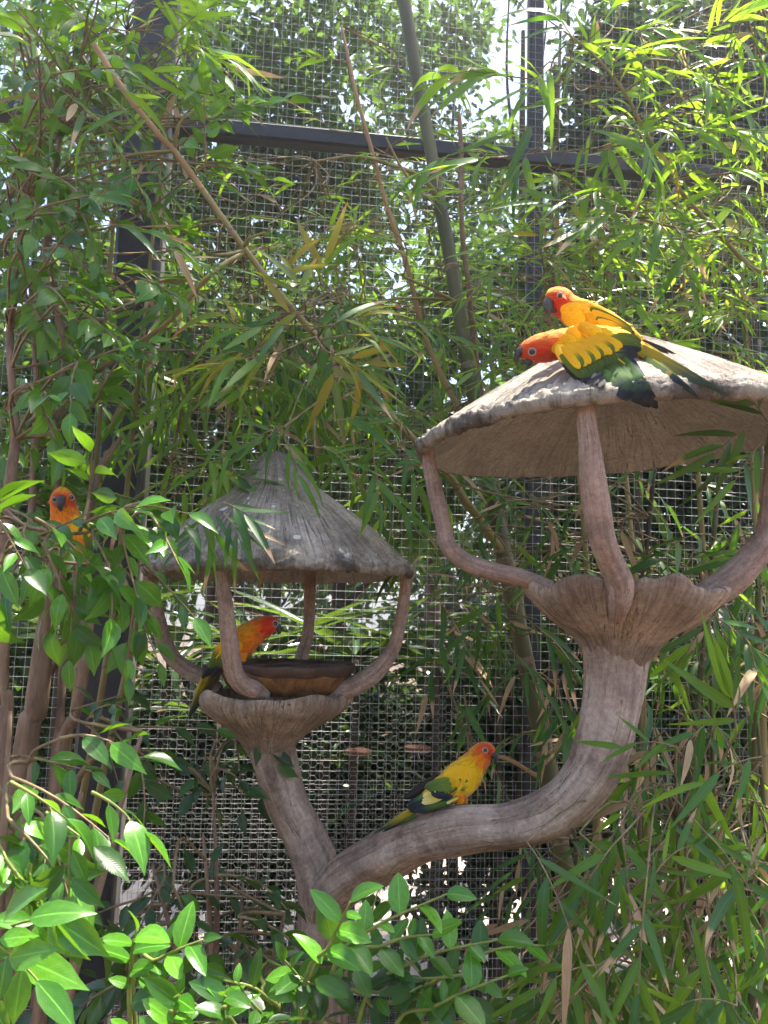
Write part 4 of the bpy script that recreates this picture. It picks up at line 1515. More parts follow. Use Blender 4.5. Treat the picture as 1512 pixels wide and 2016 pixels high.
def culm_x(y):
    return 788 + (y + 60) * .178


def rpc(x0, x1, y0, y1, d0, d1):
    """like rp, but nothing hangs before the thick green culm"""
    x, y, dd = rng.uniform(x0, x1), rng.uniform(y0, y1), rng.uniform(d0, d1)
    if abs(x - culm_x(y)) < 95 and y < 800: dd = rng.uniform(1.92, 2.08)
    return P(x, y, dd)


def dirv(ax, az, ay=0.0, spread=.35):
    return (Vector((ax, ay, az)) + rv(spread)).normalized()


def culm_path(rows):
    return px_path(rows)


def ground_of(px, py, d):
    p = P(px, py, d)
    return (p.x, p.y, 0.0)


# --- tall green culm leaning left behind the right mushroom
d = 1.86
top = [(782, -60, d, 34), (800, 30, d, 33), (822, 160, d, 32), (845, 280, d, 31), (866, 400, d, 32), (888, 520, d, 33), (910, 650, d, 34), (935, 790, d, 34), (958, 930, d, 35), (985, 1060, d, 36), (1012, 1200, d, 37), (1040, 1330, d, 38), (1066, 1460, d, 38), (1084, 1560, d, 38), (1110, 1700, d, 40), (1140, 1860, d, 42)]
pth = px_path([(a, b, c, w * .86) for a, b, c, w in top])
pth.append((pth[-1][0] + .05, d, -0.02, pth[-1][3]))
bam = Plant('bamboo', 'tall thick green bamboo culm leaning behind the right mushroom', 'bamboo', (pth[-1][0], d, 0))
bam.stem('culm', pth, 90, 18, M['culm'], nodes=11)
bam.skel += []
# woody side branches leaving the culm nodes
for rows in ([(870, 398, d, 14), (830, 350, d - .03, 10), (770, 325, d - .05, 8), (700, 308, d - .05, 6), (620, 318, d - .06, 4)],
             [(865, 400, d, 12), (830, 380, d - .05, 9), (790, 330, d - .08, 6), (760, 270, d - .1, 4)],
             [(906, 600, d, 10), (860, 575, d - .04, 7), (795, 545, d - .06, 6)],
             [(885, 590, d, 8), (780, 588, d - .06, 5), (690, 606, d - .08, 4)],
             [(1060, 1530, d, 9), (1000, 1495, d - .05, 7), (930, 1478, d - .1, 8)]):
    bam.stem('branch', px_path(rows), 24, 8, M['culm_dry'] if rows[0][1] > 1000 else M['culm_olive'], lump=.15, seed=rows[0][1])
for k in range(46):
    p = rpc(420, 1040, 300, 580, 1.65, 2.05)
    bamboo_spray(bam, p, dirv(rng.choice((-1, 1)) * .8, .1, -.2), rng.uniform(.1, .2), rng.randint(5, 8), .085, ('lf_bamboo',) * 12 + ('lf_dry',), .3)
for k in range(56):
    p = rpc(580, 960, 540, 940, 1.65, 2.05)
    bamboo_spray(bam, p, dirv(rng.choice((-1, 1)) * .7, -.2, -.2), rng.uniform(.1, .22), rng.randint(5, 8), .115, ('lf_bamboo',) * 9 + ('lf_bamboo_tip', 'lf_dry'), .45)
for k in range(22):
    p = rp(860, 1130, 1180, 1500, 1.6, 1.95)
    bamboo_spray(bam, p, dirv(rng.choice((-1, 1)) * .6, -.6, -.2), rng.uniform(.08, .16), rng.randint(4, 7), .11, ('lf_bamboo_tip',) * 4 + ('lf_dry',), .6)
bam.finish(M['twig'])

# --- bare cut cane leaning across from the upper left
d0 = 1.42
cane = Plant('bamboo_cane', 'bare cut tan cane leaning down rightwards from the upper left', 'bamboo', (P(1110, 1680, 1.93).x + .04, 1.93, 0))
rows = [(186, 88, d0, 15), (240, 172, d0, 15), (310, 262, d0 + .01, 15), (345, 300, d0 + .02, 16), (400, 375, d0 + .03, 15), (480, 488, d0 + .05, 15), (560, 590, d0 + .08, 16), (640, 680, d0 + .1, 16), (720, 765, d0 + .13, 16), (800, 850, d0 + .16, 16), (880, 930, d0 + .2, 16), (950, 1010, d0 + .28, 16)]
pc = px_path([(a, b, c, w * .85) for a, b, c, w in rows])
pc = pc[:-1] + px_path([(915, 985, 1.74, 17), (960, 1045, 1.8, 16), (1010, 1130, 1.9, 17), (1030, 1240, 1.93, 18), (1066, 1420, 1.94, 18), (1110, 1680, 1.94, 18)])
pc.append((pc[-1][0] + .04, 1.93, -.02, .011))
v_, f_, s_, _ = sweep(pc[:5], 40, 12)
build('dry_end', v_, f_, M['culm_dry'], cane.root)
cane.stem('culm', pc[4:], 60, 12, M['culm_olive'], nodes=9)
for rows in ([(478, 500, d0 + .05, 12), (440, 520, d0, 10), (390, 565, d0 - .02, 11), (330, 635, d0, 10), (250, 690, d0 + .05, 10), (150, 760, d0 + .1, 10), (60, 830, d0 + .15, 10)],
             [(345, 292, d0 + .02, 8), (348, 258, d0, 7), (366, 222, d0 - .01, 5)],
             [(345, 298, d0 + .02, 8), (300, 300, d0, 7), (250, 308, d0, 7), (190, 330, d0 + .02, 6)],
             [(480, 488, d0 + .05, 9), (490, 470, d0 + .03, 6), (522, 458, d0 + .02, 5)],
             [(480, 494, d0 + .05, 9), (450, 500, d0 + .02, 7), (424, 502, d0 + .01, 6)]):
    cane.stem('branch', px_path(rows), 30, 8, M['culm_olive'], lump=.1, seed=rows[0][0])
old = ('lf_bamboo_old',) * 3 + ('lf_bamboo_tip', 'lf_bamboo')
for (x, y, dx, dz, L, ll) in ((560, 590, -.2, .9, .05, .12), (520, 560, .1, .8, .05, .11), (610, 640, .7, .35, .06, .12), (640, 660, .9, .1, .06, .12), (600, 690, .8, -.5, .08, .13), (560, 620, -.9, .1, .07, .12),
                              (540, 640, -.9, -.1, .1, .12), (520, 690, -.95, -.05, .12, .13), (500, 700, -.95, -.25, .12, .13), (610, 690, .1, -.9, .05, .13), (640, 700, .75, -.6, .06, .13), (470, 690, -.9, -.3, .1, .12), (590, 560, .3, .8, .05, .12), (450, 660, -.8, .3, .08, .11)):
    bamboo_spray(cane, P(x + 40, y, d0 - .02 + rng.uniform(-.05, .05)), Vector((dx, -.15, dz)) + rv(.12), L, rng.randint(4, 5), ll, old, .15, face=Vector((0, -.8, .6)) + rv(.2))
for k in range(48):
    p = rpc(360, 720, 560, 770, 1.6, 1.95)
    bamboo_spray(cane, p, dirv(rng.choice((-1, 1)) * .7, -.3, -.2), rng.uniform(.1, .2), rng.randint(5, 8), .125, ('lf_bamboo',) * 9 + ('lf_bamboo_tip', 'lf_dry'), .5)
for (x, y, dx, dz) in ((700, 790, .6, -.3), (735, 900, .2, -.9), (560, 840, -.7, -.2), (500, 880, -.8, -.1), (560, 860, .3, -.5), (620, 880, .8, -.1), (790, 870, .4, -.7), (660, 830, .7, .2)):
    bamboo_spray(cane, P(x, y, 1.40), Vector((dx, -.2, dz)) + rv(.1), .06, 5, .10, ('lf_bamboo', 'lf_bamboo', 'lf_bamboo_tip'), .4, face=Vector((0, -.9, .5)) + rv(.2))
for (x, y, dx, dz) in ((440, 1010, .5, -.4), (425, 1000, .0, -.9), (410, 1000, -.4, -.7), (440, 990, .8, -.15)):
    bamboo_spray(cane, P(x, y, 1.26), Vector((dx, -.1, dz)) + rv(.08), .05, 5, .10, ('lf_bamboo_tip',), .3, face=Vector((0, -.9, .5)) + rv(.15), link=False)
cane.finish(M['twig'])

# --- thin reddish canes
thin = Plant('bamboo_cane', 'thin pale brown cane slanting left of the thick green culm', 'bamboo', (P(1090, 1560, 1.97).x + .06, 1.97, 0))
pt_ = px_path([(672, 50, 1.8, 6), (700, 180, 1.8, 8), (730, 290, 1.82, 9), (760, 400, 1.84, 10), (800, 520, 1.86, 11), (830, 640, 1.88, 11), (860, 720, 1.9, 12), (895, 790, 1.92, 12), (950, 900, 1.94, 13)])
pt_ += px_path([(1000, 1080, 1.96, 13), (1040, 1280, 1.97, 13), (1090, 1560, 1.97, 14)])
pt_.append((pt_[-1][0] + .06, 1.97, -.02, .009))
thin.stem('culm', pt_, 60, 10, M['culm_dry'], nodes=8)
for k in range(10):
    p = rpc(640, 900, 100, 420, 1.75, 1.95)
    bamboo_spray(thin, p, dirv(rng.choice((-1, 1)) * .8, 0, -.2), .1, 6, .08, ('lf_bamboo',) * 4 + ('lf_dry',), .3)
thin.finish(M['twig'])
thin2 = Plant('bamboo_cane', 'short upright reddish brown cane just right of the thick green culm', 'bamboo', (P(1090, 1560, 1.945).x + .07, 1.945, 0))
pt_ = px_path([(904, 225, 1.9, 9), (908, 300, 1.9, 10), (908, 400, 1.9, 10), (912, 480, 1.9, 11), (922, 560, 1.9, 11), (930, 640, 1.9, 12), (945, 760, 1.91, 12)])
pt_ += px_path([(1000, 1080, 1.93, 13), (1040, 1280, 1.945, 13), (1090, 1560, 1.945, 14)])
pt_.append((pt_[-1][0] + .07, 1.945, -.02, .009))
thin2.stem('culm', pt_, 50, 10, M['bark'], nodes=6)
thin2.finish(M['twig'])

# --- bamboo clump on the right, upper part: long bright leaves against the light
d = 1.62
rt = Plant('bamboo', 'arching bamboo with long bright leaves above the right mushroom', 'bamboo', (.95, 1.75, 0))
rt.stem('culm', [(.95, 1.75, -.02, .014), (.93, 1.74, .8, .013), (.88, 1.7, 1.5, .011)] + px_path([(1560, 620, 1.66, 14), (1470, 520, 1.64, 10), (1360, 400, 1.6, 9), (1330, 360, 1.58, 9), (1265, 250, 1.55, 8), (1225, 175, 1.52, 7), (1160, 100, 1.5, 5), (1080, 40, 1.48, 3)]), 70, 9, M['culm_olive'], nodes=14)
for rows in ([(1330, 355, 1.58, 7), (1400, 345, 1.55, 5), (1520, 335, 1.5, 4)], [(1265, 280, 1.56, 5), (1190, 290, 1.54, 4), (1080, 300, 1.52, 3), (960, 310, 1.5, 2)], [(1340, 450, 1.6, 6), (1260, 430, 1.58, 5), (1150, 385, 1.55, 4), (1080, 330, 1.53, 3)],
             [(1230, 180, 1.52, 5), (1300, 130, 1.5, 4), (1410, 40, 1.46, 4), (1480, -20, 1.44, 3)], [(1265, 250, 1.55, 5), (1330, 190, 1.52, 4), (1400, 170, 1.5, 3)], [(1225, 175, 1.52, 4), (1120, 165, 1.5, 3), (1000, 150, 1.48, 3), (920, 140, 1.46, 2)]):
    rt.stem('branch', px_path(rows), 20, 7, M['twig'])
lf = ('lf_bamboo',) * 5 + ('lf_bamboo_tip',)
for (x, y, dx, dz, ll) in ((960, 150, -.9, -.15, .13), (920, 140, -.8, -.5, .12), (1010, 160, -.7, .2, .11), (1060, 250, -.9, .1, .13), (980, 310, -.95, -.2, .14), (900, 300, -.9, -.3, .13), (1040, 300, -.5, -.7, .12), (1100, 330, -.4, -.8, .12), (1150, 340, .2, -.9, .12),
                           (1180, 160, .2, .8, .11), (1220, 110, .8, .3, .14), (1130, 80, -.3, .8, .12), (1260, 60, .9, .35, .15), (1330, 120, .8, -.4, .13), (1420, 50, .8, .5, .14), (1430, 60, .7, -.6, .13), (1380, 30, -.5, .6, .12), (1220, 30, -.6, .7, .12),
                           (1300, 230, .9, .0, .13), (1260, 260, .3, -.9, .12), (1340, 270, .9, .2, .15), (1400, 250, .9, -.3, .15), (1460, 200, .4, -.9, .12), (1480, 260, .8, .1, .14), (1380, 330, .9, .1, .12), (1420, 380, .7, -.5, .12), (1460, 430, .6, -.6, .12), (1500, 400, .5, .5, .13),
                           (1100, 230, -.3, .6, .1), (1150, 200, -.8, .2, .12), (1200, 250, -.2, -.9, .11), (1090, 130, -.5, -.4, .11), (1340, 460, .2, -.9, .11), (1310, 440, -.8, -.2, .11), (1210, 420, -.7, -.3, .12), (1130, 400, -.8, .1, .11), (1280, 330, -.4, .8, .1), (1180, 60, .2, .9, .12), (1500, 120, .5, -.7, .14)):
    bamboo_spray(rt, P(x, y, rng.uniform(1.35, 1.6)), Vector((dx, -.15, dz)) + rv(.12), .07, rng.randint(4, 6), ll * 1.1, lf, .3, face=Vector((.1, -.55, .8)) + rv(.25))
for k in range(70):
    x, y = rng.uniform(1080, 1540), rng.uniform(20, 480)
    if y < 330 and x < 1180 and rng.random() < .5: continue
    bamboo_spray(rt, P(x, y, rng.uniform(1.4, 1.85)), dirv(rng.choice((-1, 1)) * .8, .1, -.25), rng.uniform(.07, .14), rng.randint(4, 7), .088, ('lf_bamboo',) * 10 + ('lf_bamboo_tip', 'lf_bamboo_old'), .3)
rt.finish(M['twig'])

# --- fine foliage mass on the right behind the birds
rm = Plant('bamboo', 'dense fine leaved bamboo thicket behind the two parrots on the roof', 'bamboo', (.75, 1.95, 0))
for (bx, tx, ty, dd) in ((.62, 1180, 380, 1.95), (.78, 1330, 340, 1.9), (.9, 1450, 300, 1.85), (1.05, 1560, 330, 1.9), (.5, 1090, 420, 2.0)):
    p = P(tx, ty, dd)
    rm.stem('culm', [(bx, 1.98, -.02, .011), (bx + .03, 1.97, .8, .010), ((bx + p.x) / 2 + .05, 1.95, 1.5, .008), (p.x, p.y, p.z, .003)], 40, 8, M['culm_olive'], nodes=12)
for k in range(150):
    x = rng.uniform(960, 1550)
    y0 = 400 + max(0, (1200 - x)) * .35
    p = P(x, rng.uniform(y0, 760), rng.uniform(1.5, 2.0))
    bamboo_spray(rm, p, dirv(rng.choice((-1, 1)) * .8, -.05, -.25), rng.uniform(.08, .18), rng.randint(5, 8), .085, ('lf_bamboo',) * 16 + ('lf_bamboo_old', 'lf_dry'), .3)
rm.finish(M['twig'])

# --- shaded foliage behind the right feeder bowl
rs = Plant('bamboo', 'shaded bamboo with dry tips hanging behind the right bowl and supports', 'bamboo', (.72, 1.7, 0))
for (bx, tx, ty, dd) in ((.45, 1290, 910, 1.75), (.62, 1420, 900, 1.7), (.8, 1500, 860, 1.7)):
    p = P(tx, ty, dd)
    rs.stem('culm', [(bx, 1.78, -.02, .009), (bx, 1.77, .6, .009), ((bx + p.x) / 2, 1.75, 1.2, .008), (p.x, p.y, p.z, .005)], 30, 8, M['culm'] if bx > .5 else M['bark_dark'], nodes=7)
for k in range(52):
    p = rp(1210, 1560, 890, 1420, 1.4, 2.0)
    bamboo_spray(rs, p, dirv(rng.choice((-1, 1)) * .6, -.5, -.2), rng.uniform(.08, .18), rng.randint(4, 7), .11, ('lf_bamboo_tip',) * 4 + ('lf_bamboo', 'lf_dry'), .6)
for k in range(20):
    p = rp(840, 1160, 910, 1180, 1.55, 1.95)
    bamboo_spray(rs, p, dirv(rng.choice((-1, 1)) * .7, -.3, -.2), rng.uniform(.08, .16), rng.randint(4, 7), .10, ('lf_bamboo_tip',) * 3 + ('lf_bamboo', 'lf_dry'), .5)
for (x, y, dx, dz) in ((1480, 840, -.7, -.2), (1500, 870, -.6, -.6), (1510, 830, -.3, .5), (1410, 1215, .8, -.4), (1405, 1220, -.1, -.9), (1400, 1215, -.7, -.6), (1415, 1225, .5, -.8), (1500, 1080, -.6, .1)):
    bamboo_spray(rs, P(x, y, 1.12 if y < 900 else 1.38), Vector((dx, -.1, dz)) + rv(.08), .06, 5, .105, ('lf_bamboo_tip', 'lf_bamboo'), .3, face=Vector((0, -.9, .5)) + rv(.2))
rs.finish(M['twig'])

# --- bottom right bamboo, broad leaves with pale dry tips
rb = Plant('bamboo', 'broad leaved bamboo with pale dry tips filling the lower right corner', 'bamboo', (.62, 1.45, 0))
for (bx, tx, ty, dd) in ((.36, 1130, 1620, 1.5), (.45, 1260, 1380, 1.6), (.56, 1400, 1330, 1.5), (.66, 1490, 1400, 1.4), (.5, 1330, 1620, 1.3)):
    p = P(tx, ty, dd)
    rb.stem('culm', [(bx, dd + .02, -.02, .008), (bx + .01, dd + .02, .4, .007), ((bx + p.x) / 2 + .02, dd, .8, .006), (p.x, p.y, p.z, .003)], 30, 8, M['culm'], nodes=8)
for k in range(150):
    x = rng.uniform(1010, 1560)
    y = rng.uniform(1380 + max(0, 1240 - x) * 1.1, 2060)
    dd = rng.uniform(1.08, 1.75)
    if y < 1600 and x < 1290: continue
    bamboo_spray(rb, P(x, y, dd), dirv(rng.choice((-1, 1)) * .6, -.55, -.25), rng.uniform(.08, .17), rng.randint(4, 7), .104, ('lf_bamboo_tip',) * 6 + ('lf_bamboo',) * 4 + ('lf_dry',) * 2, .55)
for (x, y, dx, dz, ll) in ((1160, 1700, -.3, -.9, .16), (1140, 1640, .6, -.5, .16), (1230, 1640, -.7, -.6, .19), (1250, 1560, -.4, -.8, .15), (1330, 1470, -.8, .2, .13), (1370, 1490, .2, -.9, .17), (1450, 1440, -.2, .9, .15), (1500, 1490, -.9, .0, .14), (1390, 1640, .7, -.6, .17),
                           (1330, 1580, -.6, -.7, .16), (1270, 1760, -.3, -.9, .14), (1180, 1900, -.9, .1, .14), (1130, 1960, -.5, -.7, .15), (1400, 1850, -.7, -.6, .17), (1380, 1900, .7, -.7, .18), (1300, 1950, -.3, -.9, .15), (1500, 1830, .3, -.9, .16), (1220, 1850, .3, .9, .12), (1290, 1720, .3, .7, .12), (1450, 1980, -.8, .2, .16), (1510, 1700, -.9, .2, .15)):
    bamboo_spray(rb, P(x, y, rng.uniform(.98, 1.15)), Vector((dx, -.15, dz)) + rv(.1), .08, rng.randint(4, 6), ll * .66, ('lf_bamboo', 'lf_bamboo', 'lf_bamboo_tip'), .35, face=Vector((0, -.8, .6)) + rv(.25))
rb.finish(M['twig'])

# --- bamboo on the left, mid height and top
lb = Plant('bamboo', 'slender bamboo with narrow leaves rising left of the cone roof', 'bamboo', (-.66, 1.85, 0))
for (bx, tx, ty, dd) in ((-.66, 330, 180, 1.75), (-.7, 250, 60, 1.7), (-.63, 380, 700, 1.8)):
    p = P(tx, ty, dd)
    lb.stem('culm', [(bx, 1.86, -.02, .010), (bx - .02, 1.85, .8, .009), ((bx + p.x) / 2, 1.8, 1.5, .007), (p.x, p.y, p.z, .003)], 40, 8, M['culm_olive'], nodes=12)
for k in range(40):
    p = rp(290, 520, 640, 960, 1.5, 2.0) if k % 4 else rp(150, 300, 620, 820, 1.6, 2.0)
    bamboo_spray(lb, p, dirv(rng.choice((-1, 1)) * .6, -.4, -.2), rng.uniform(.08, .18), rng.randint(4, 7), .12, ('lf_bamboo',) * 9 + ('lf_bamboo_tip', 'lf_dry'), .5)
for k in range(40):
    p = rp(110, 440, -30, 300, 1.35, 1.9)
    bamboo_spray(lb, p, dirv(rng.choice((-1, 1)) * .8, -.1, -.2), rng.uniform(.08, .18), rng.randint(4, 7), .115, ('lf_bamboo',) * 9 + ('lf_bamboo_tip', 'lf_dry'), .35)
for k in range(16):
    p = rp(180, 420, 300, 640, 1.3, 1.8)
    bamboo_spray(lb, p, dirv(rng.choice((-1, 1)) * .8, -.1, -.2), rng.uniform(.08, .16), rng.randint(4, 6), .12, ('lf_bamboo',) * 2 + ('lf_bamboo_tip', 'lf_dry'), .35)
lb.finish(M['twig'])

# --- ficus tree at the left: several pale brown stems
fic = Plant('ficus_tree', 'many stemmed ficus with glossy leaves filling the left edge', 'tree', (P(60, 1450, 1.6).x, 1.6, 0))
bx0 = P(60, 1450, 1.6).x
for rows in ([(48, 1500, 1.6, 46), (70, 1400, 1.6, 42), (88, 1250, 1.6, 36), (112, 1120, 1.6, 34), (118, 1000, 1.6, 26), (110, 860, 1.62, 20), (130, 700, 1.64, 15), (90, 500, 1.66, 12), (120, 260, 1.66, 8)],
             [(10, 1480, 1.5, 24), (6, 1350, 1.5, 22), (8, 1200, 1.5, 22), (14, 1000, 1.5, 22), (30, 850, 1.52, 18), (20, 640, 1.55, 14), (50, 400, 1.6, 10)],
             [(110, 1560, 1.55, 24), (150, 1400, 1.53, 22), (165, 1310, 1.52, 22), (150, 1240, 1.53, 18), (122, 1150, 1.55, 14), (130, 1060, 1.56, 12)],
             [(160, 1320, 1.52, 18), (176, 1250, 1.53, 14), (186, 1190, 1.55, 14), (210, 1130, 1.58, 10), (250, 1070, 1.6, 8)],
             [(105, 1560, 1.62, 22), (118, 1420, 1.63, 16), (128, 1260, 1.65, 16), (146, 1180, 1.66, 12), (150, 1100, 1.66, 10)],
             [(60, 1420, 1.6, 20), (80, 1350, 1.64, 17), (130, 1280, 1.68, 15), (180, 1210, 1.72, 12), (205, 1160, 1.75, 10)],
             [(110, 1120, 1.6, 16), (170, 1020, 1.62, 14), (200, 920, 1.64, 14), (240, 860, 1.66, 9)],
             [(60, 1060, 1.6, 12), (68, 900, 1.62, 15), (72, 760, 1.63, 12), (60, 560, 1.65, 9)],
             [(118, 1620, 1.5, 15), (150, 1540, 1.46, 13), (190, 1490, 1.42, 10), (230, 1480, 1.4, 6), (290, 1500, 1.38, 4)]):
    pp = px_path(rows)
    if rows[0][1] >= 1480 and rows[0][0] < 115:
        pp = [(bx0 + rng.uniform(-.06, .06), 1.6, -.02, pp[0][3] * 1.25), (pp[0][0], pp[0][1], .4, pp[0][3] * 1.1)] + pp
    fic.stem('stem', pp, 60, 12, M['bark'], lump=.14, seed=rows[0][0] * .1, lump_freq=14)
for k in range(125):
    x = abs(rng.gauss(0, 150))
    y = rng.uniform(-30, 1000)
    lim = 330 if y > 250 else 260
    if y > 560: lim = 190
    if x > lim: x = rng.uniform(0, lim)
    dd = rng.uniform(1.3, 1.85)
    if y > 840 and x < 260: dd = rng.uniform(1.62, 1.9)
    if y < 330 and y > 180 and x < 140: dd = rng.uniform(1.9, 2.05)
    p = P(x, y, dd)
    ficus_twig(fic, p, dirv(.5, -.1, -.4, .5), rng.uniform(.1, .2), rng.randint(6, 10), .058, ('lf_ficus',) * 8 + ('lf_fresh',), .5)
for k in range(10):
    p = rp(330, 500, 130, 340, 1.4, 1.7)
    ficus_twig(fic, p, dirv(.7, .2, -.2, .4), .12, 7, .055, ('lf_ficus', 'lf_fresh'), .2)
for (x, y) in ((30, 225), (90, 215), (160, 230), (240, 220), (50, 250), (20, 265), (70, 262), (35, 300), (120, 240)):
    ficus_twig(fic, P(x, y, rng.uniform(1.5, 1.75)), dirv(.6, -.2, -.3, .4), rng.uniform(.08, .14), rng.randint(5, 8), .055, ('lf_ficus',), .5)
for (x, y) in ((40, 1010), (90, 1060), (150, 1070)):
    ficus_twig(fic, P(x, y, 1.36), dirv(.8, -.1, -.2, .2), .07, 5, .05, ('lf_ficus',), .4)
fic.finish(M['twig'])

# --- ficus branches hanging in front of the left mushroom
fh = Plant('ficus_tree', 'drooping leafy ficus boughs in front of the left end of the cone roof', 'tree', (P(-120, 1300, 1.2).x, 1.2, 0))
q0 = P(-120, 1300, 1.2)
fh.stem('stem', [(q0.x, q0.y, -.02, .022), (q0.x, q0.y, .6, .02), (q0.x + .01, 1.2, 1.2, .016)] + px_path([(-60, 1020, 1.2, 16), (60, 1040, 1.2, 9), (160, 1050, 1.18, 7), (260, 1020, 1.16, 5)]), 40, 9, M['bark'], lump=.12)
fh.stem('branch', px_path([(-60, 1120, 1.2, 12), (40, 1100, 1.2, 8), (150, 1110, 1.2, 6), (240, 1120, 1.2, 5), (280, 1180, 1.2, 3)]), 30, 8, M['bark'], lump=.12)
for (x, y, dx, dz) in ((20, 1030, .6, -.5), (70, 1060, .3, -.8), (110, 1080, .5, -.8), (150, 1060, .7, -.4), (190, 1040, .6, .3), (210, 1070, .6, -.6), (240, 1020, .8, -.2), (270, 1010, .8, .2), (260, 1040, .5, -.8), (230, 1130, .3, -.9), (270, 1150, .4, -.9), (290, 1180, .1, -1), (180, 1110, .1, -.9),
                       (30, 1100, -.2, -.9), (10, 1060, .2, .6), (80, 1090, -.3, -.6), (300, 1000, .9, -.1), (320, 1020, .7, -.5), (200, 990, .5, .6), (140, 1090, .2, -.8), (310, 1120, .6, -.5), (95, 1030, .5, -.3), (100, 1065, .7, .1)):
    ficus_twig(fh, P(x - 25, y - 10, rng.uniform(1.1, 1.26)), Vector((dx, -.25, dz)) + rv(.15), rng.uniform(.07, .12), rng.randint(5, 7), .058, ('lf_ficus', 'lf_ficus', 'lf_fresh'), .5)
fh.finish(M['twig'])

# --- lower left shrub: mid green leaves over a dark steel post
sl = Plant('shrub', 'glossy leaved shrub spreading over the black post at lower left', 'shrub', (P(40, 1700, 1.15).x, 1.15, 0))
q0 = sl.root.location
for (x, y, dd) in ((60, 1500, 1.1), (160, 1560, 1.12), (20, 1400, 1.15), (230, 1640, 1.1), (280, 1440, 1.3)):
    p = P(x, y, dd)
    sl.stem('stem', [(q0.x, q0.y, -.02, .012), (q0.x + .02, q0.y, .5, .010), ((q0.x + p.x) / 2, (q0.y + p.y) / 2, (p.z + .6) / 2, .008), (*p, .003)], 24, 8, M['bark'], lump=.1)
for k in range(14):
    x, y = rng.uniform(-40, 130), rng.uniform(1400, 1720)
    ficus_twig(sl, P(x, y, rng.uniform(.98, 1.3)), dirv(.6, -.2, -.3, .45), rng.uniform(.08, .14), rng.randint(5, 8), .054, ('lf_ficus',) * 3 + ('lf_fresh',), .5)
for k in range(7):
    p = rp(120, 330, 1390, 1500, 1.3, 1.5)
    ficus_twig(sl, p, dirv(.8, -.1, -.2, .4), rng.uniform(.08, .13), rng.randint(5, 7), .05, ('lf_ficus', 'lf_dark'), .4)
sl.finish(M['twig'])

# --- dark shrub before the mesh, left of the forked trunk
sd_ = Plant('shrub', 'dark small leaved shrub low in front of the mesh left of the trunk', 'shrub', (P(380, 1900, 1.45).x, 1.45, 0))
q0 = sd_.root.location
for (x, y, dd) in ((300, 1700, 1.5), (400, 1640, 1.5), (480, 1720, 1.5), (560, 1800, 1.42), (420, 1560, 1.55)):
    p = P(x, y, dd)
    sd_.stem('stem', [(q0.x, q0.y, -.02, .010), (q0.x + .01, q0.y, .5, .008), ((q0.x + p.x) / 2 + .03, (q0.y + p.y) / 2, (p.z + .6) / 2, .006), (*p, .0025)], 24, 8, M['bark'], lump=.1)
for k in range(30):
    x, y = rng.uniform(220, 560), rng.uniform(1700, 1980)
    if y < 1780 and x > 440: continue
    ficus_twig(sd_, P(x, y, rng.uniform(1.25, 1.6)), dirv(rng.choice((-1, 1)) * .7, -.1, -.2, .45), rng.uniform(.08, .14), rng.randint(5, 8), .055, ('lf_dark',) * 4 + ('lf_ficus',), .4)
for k in range(9):
    p = rp(330, 500, 1430, 1560, 1.5, 1.65)
    ficus_twig(sd_, p, dirv(.6, -.1, -.2, .45), rng.uniform(.07, .12), rng.randint(4, 6), .05, ('lf_dark',) * 3 + ('lf_ficus',), .4)
sd_.finish(M['twig'])

# --- close foreground at the bottom left: large fresh leaves in the sun
fg = Plant('shrub', 'large fresh green sunlit leaves close up in the bottom left corner', 'shrub', (-.42, .78, 0))
fg.stem('stem', [(-.42, .78, -.02, .009), (-.43, .78, .5, .008)] + px_path([(-20, 2100, .8, 12), (20, 1960, .8, 8), (70, 1800, .8, 5)]), 30, 8, M['bark'])
big = ((10, 1806, 85, 1742), (58, 1808, 168, 1776), (112, 1812, 212, 1884), (65, 1818, -30, 1806), (98, 1812, 148, 1905), (18, 1886, 105, 1868), (36, 1884, 168, 1938), (44, 1908, 22, 2030), (72, 1932, 160, 2030), (12, 1886, -4, 1985), (70, 1822, 92, 1890), (0, 1850, 75, 1838), (-20, 1960, 20, 2060), (20, 1880, -50, 1850))
for (x, y, x2, y2) in big:
    dd = rng.uniform(.74, .80)
    p0, p1 = P(x, y, dd), P(x2, y2, dd - rng.uniform(.0, .03))
    fg.leaf('ficus', 'lf_fresh', p0, p1 - p0, Vector((0, -.7, .7)) + rv(.25), (p1 - p0).length * .98, rng.uniform(.95, 1.2))
for rows in ([(20, 1960, .79, 6), (40, 1900, .78, 5), (20, 1880, .78, 4), (-30, 1840, .78, 4)], [(0, 1830, .79, 5), (60, 1812, .78, 5), (120, 1812, .77, 4), (160, 1822, .77, 3)], [(-40, 1840, .8, 6), (0, 1830, .79, 5)], [(36, 1890, .78, 4), (75, 1932, .78, 4), (110, 1990, .78, 3), (130, 2040, .78, 3)]):
    fg.stem('branch', px_path(rows), 12, 7, M['twig_green'])
for (x, y, dx, dz) in ((-20, 1640, .7, -.5), (10, 1690, .5, -.7), (140, 1650, .2, -1), (90, 1600, .7, -.3), (180, 1560, .8, -.3), (20, 1540, .8, -.2), (60, 1700, -.2, -.9)):
    ficus_twig(fg, P(x, y, rng.uniform(.88, .98)), Vector((dx, -.2, dz)) + rv(.1), .06, 5, .054, ('lf_ficus', 'lf_fresh'), .45, link=False)
fg.finish(M['twig_green'])

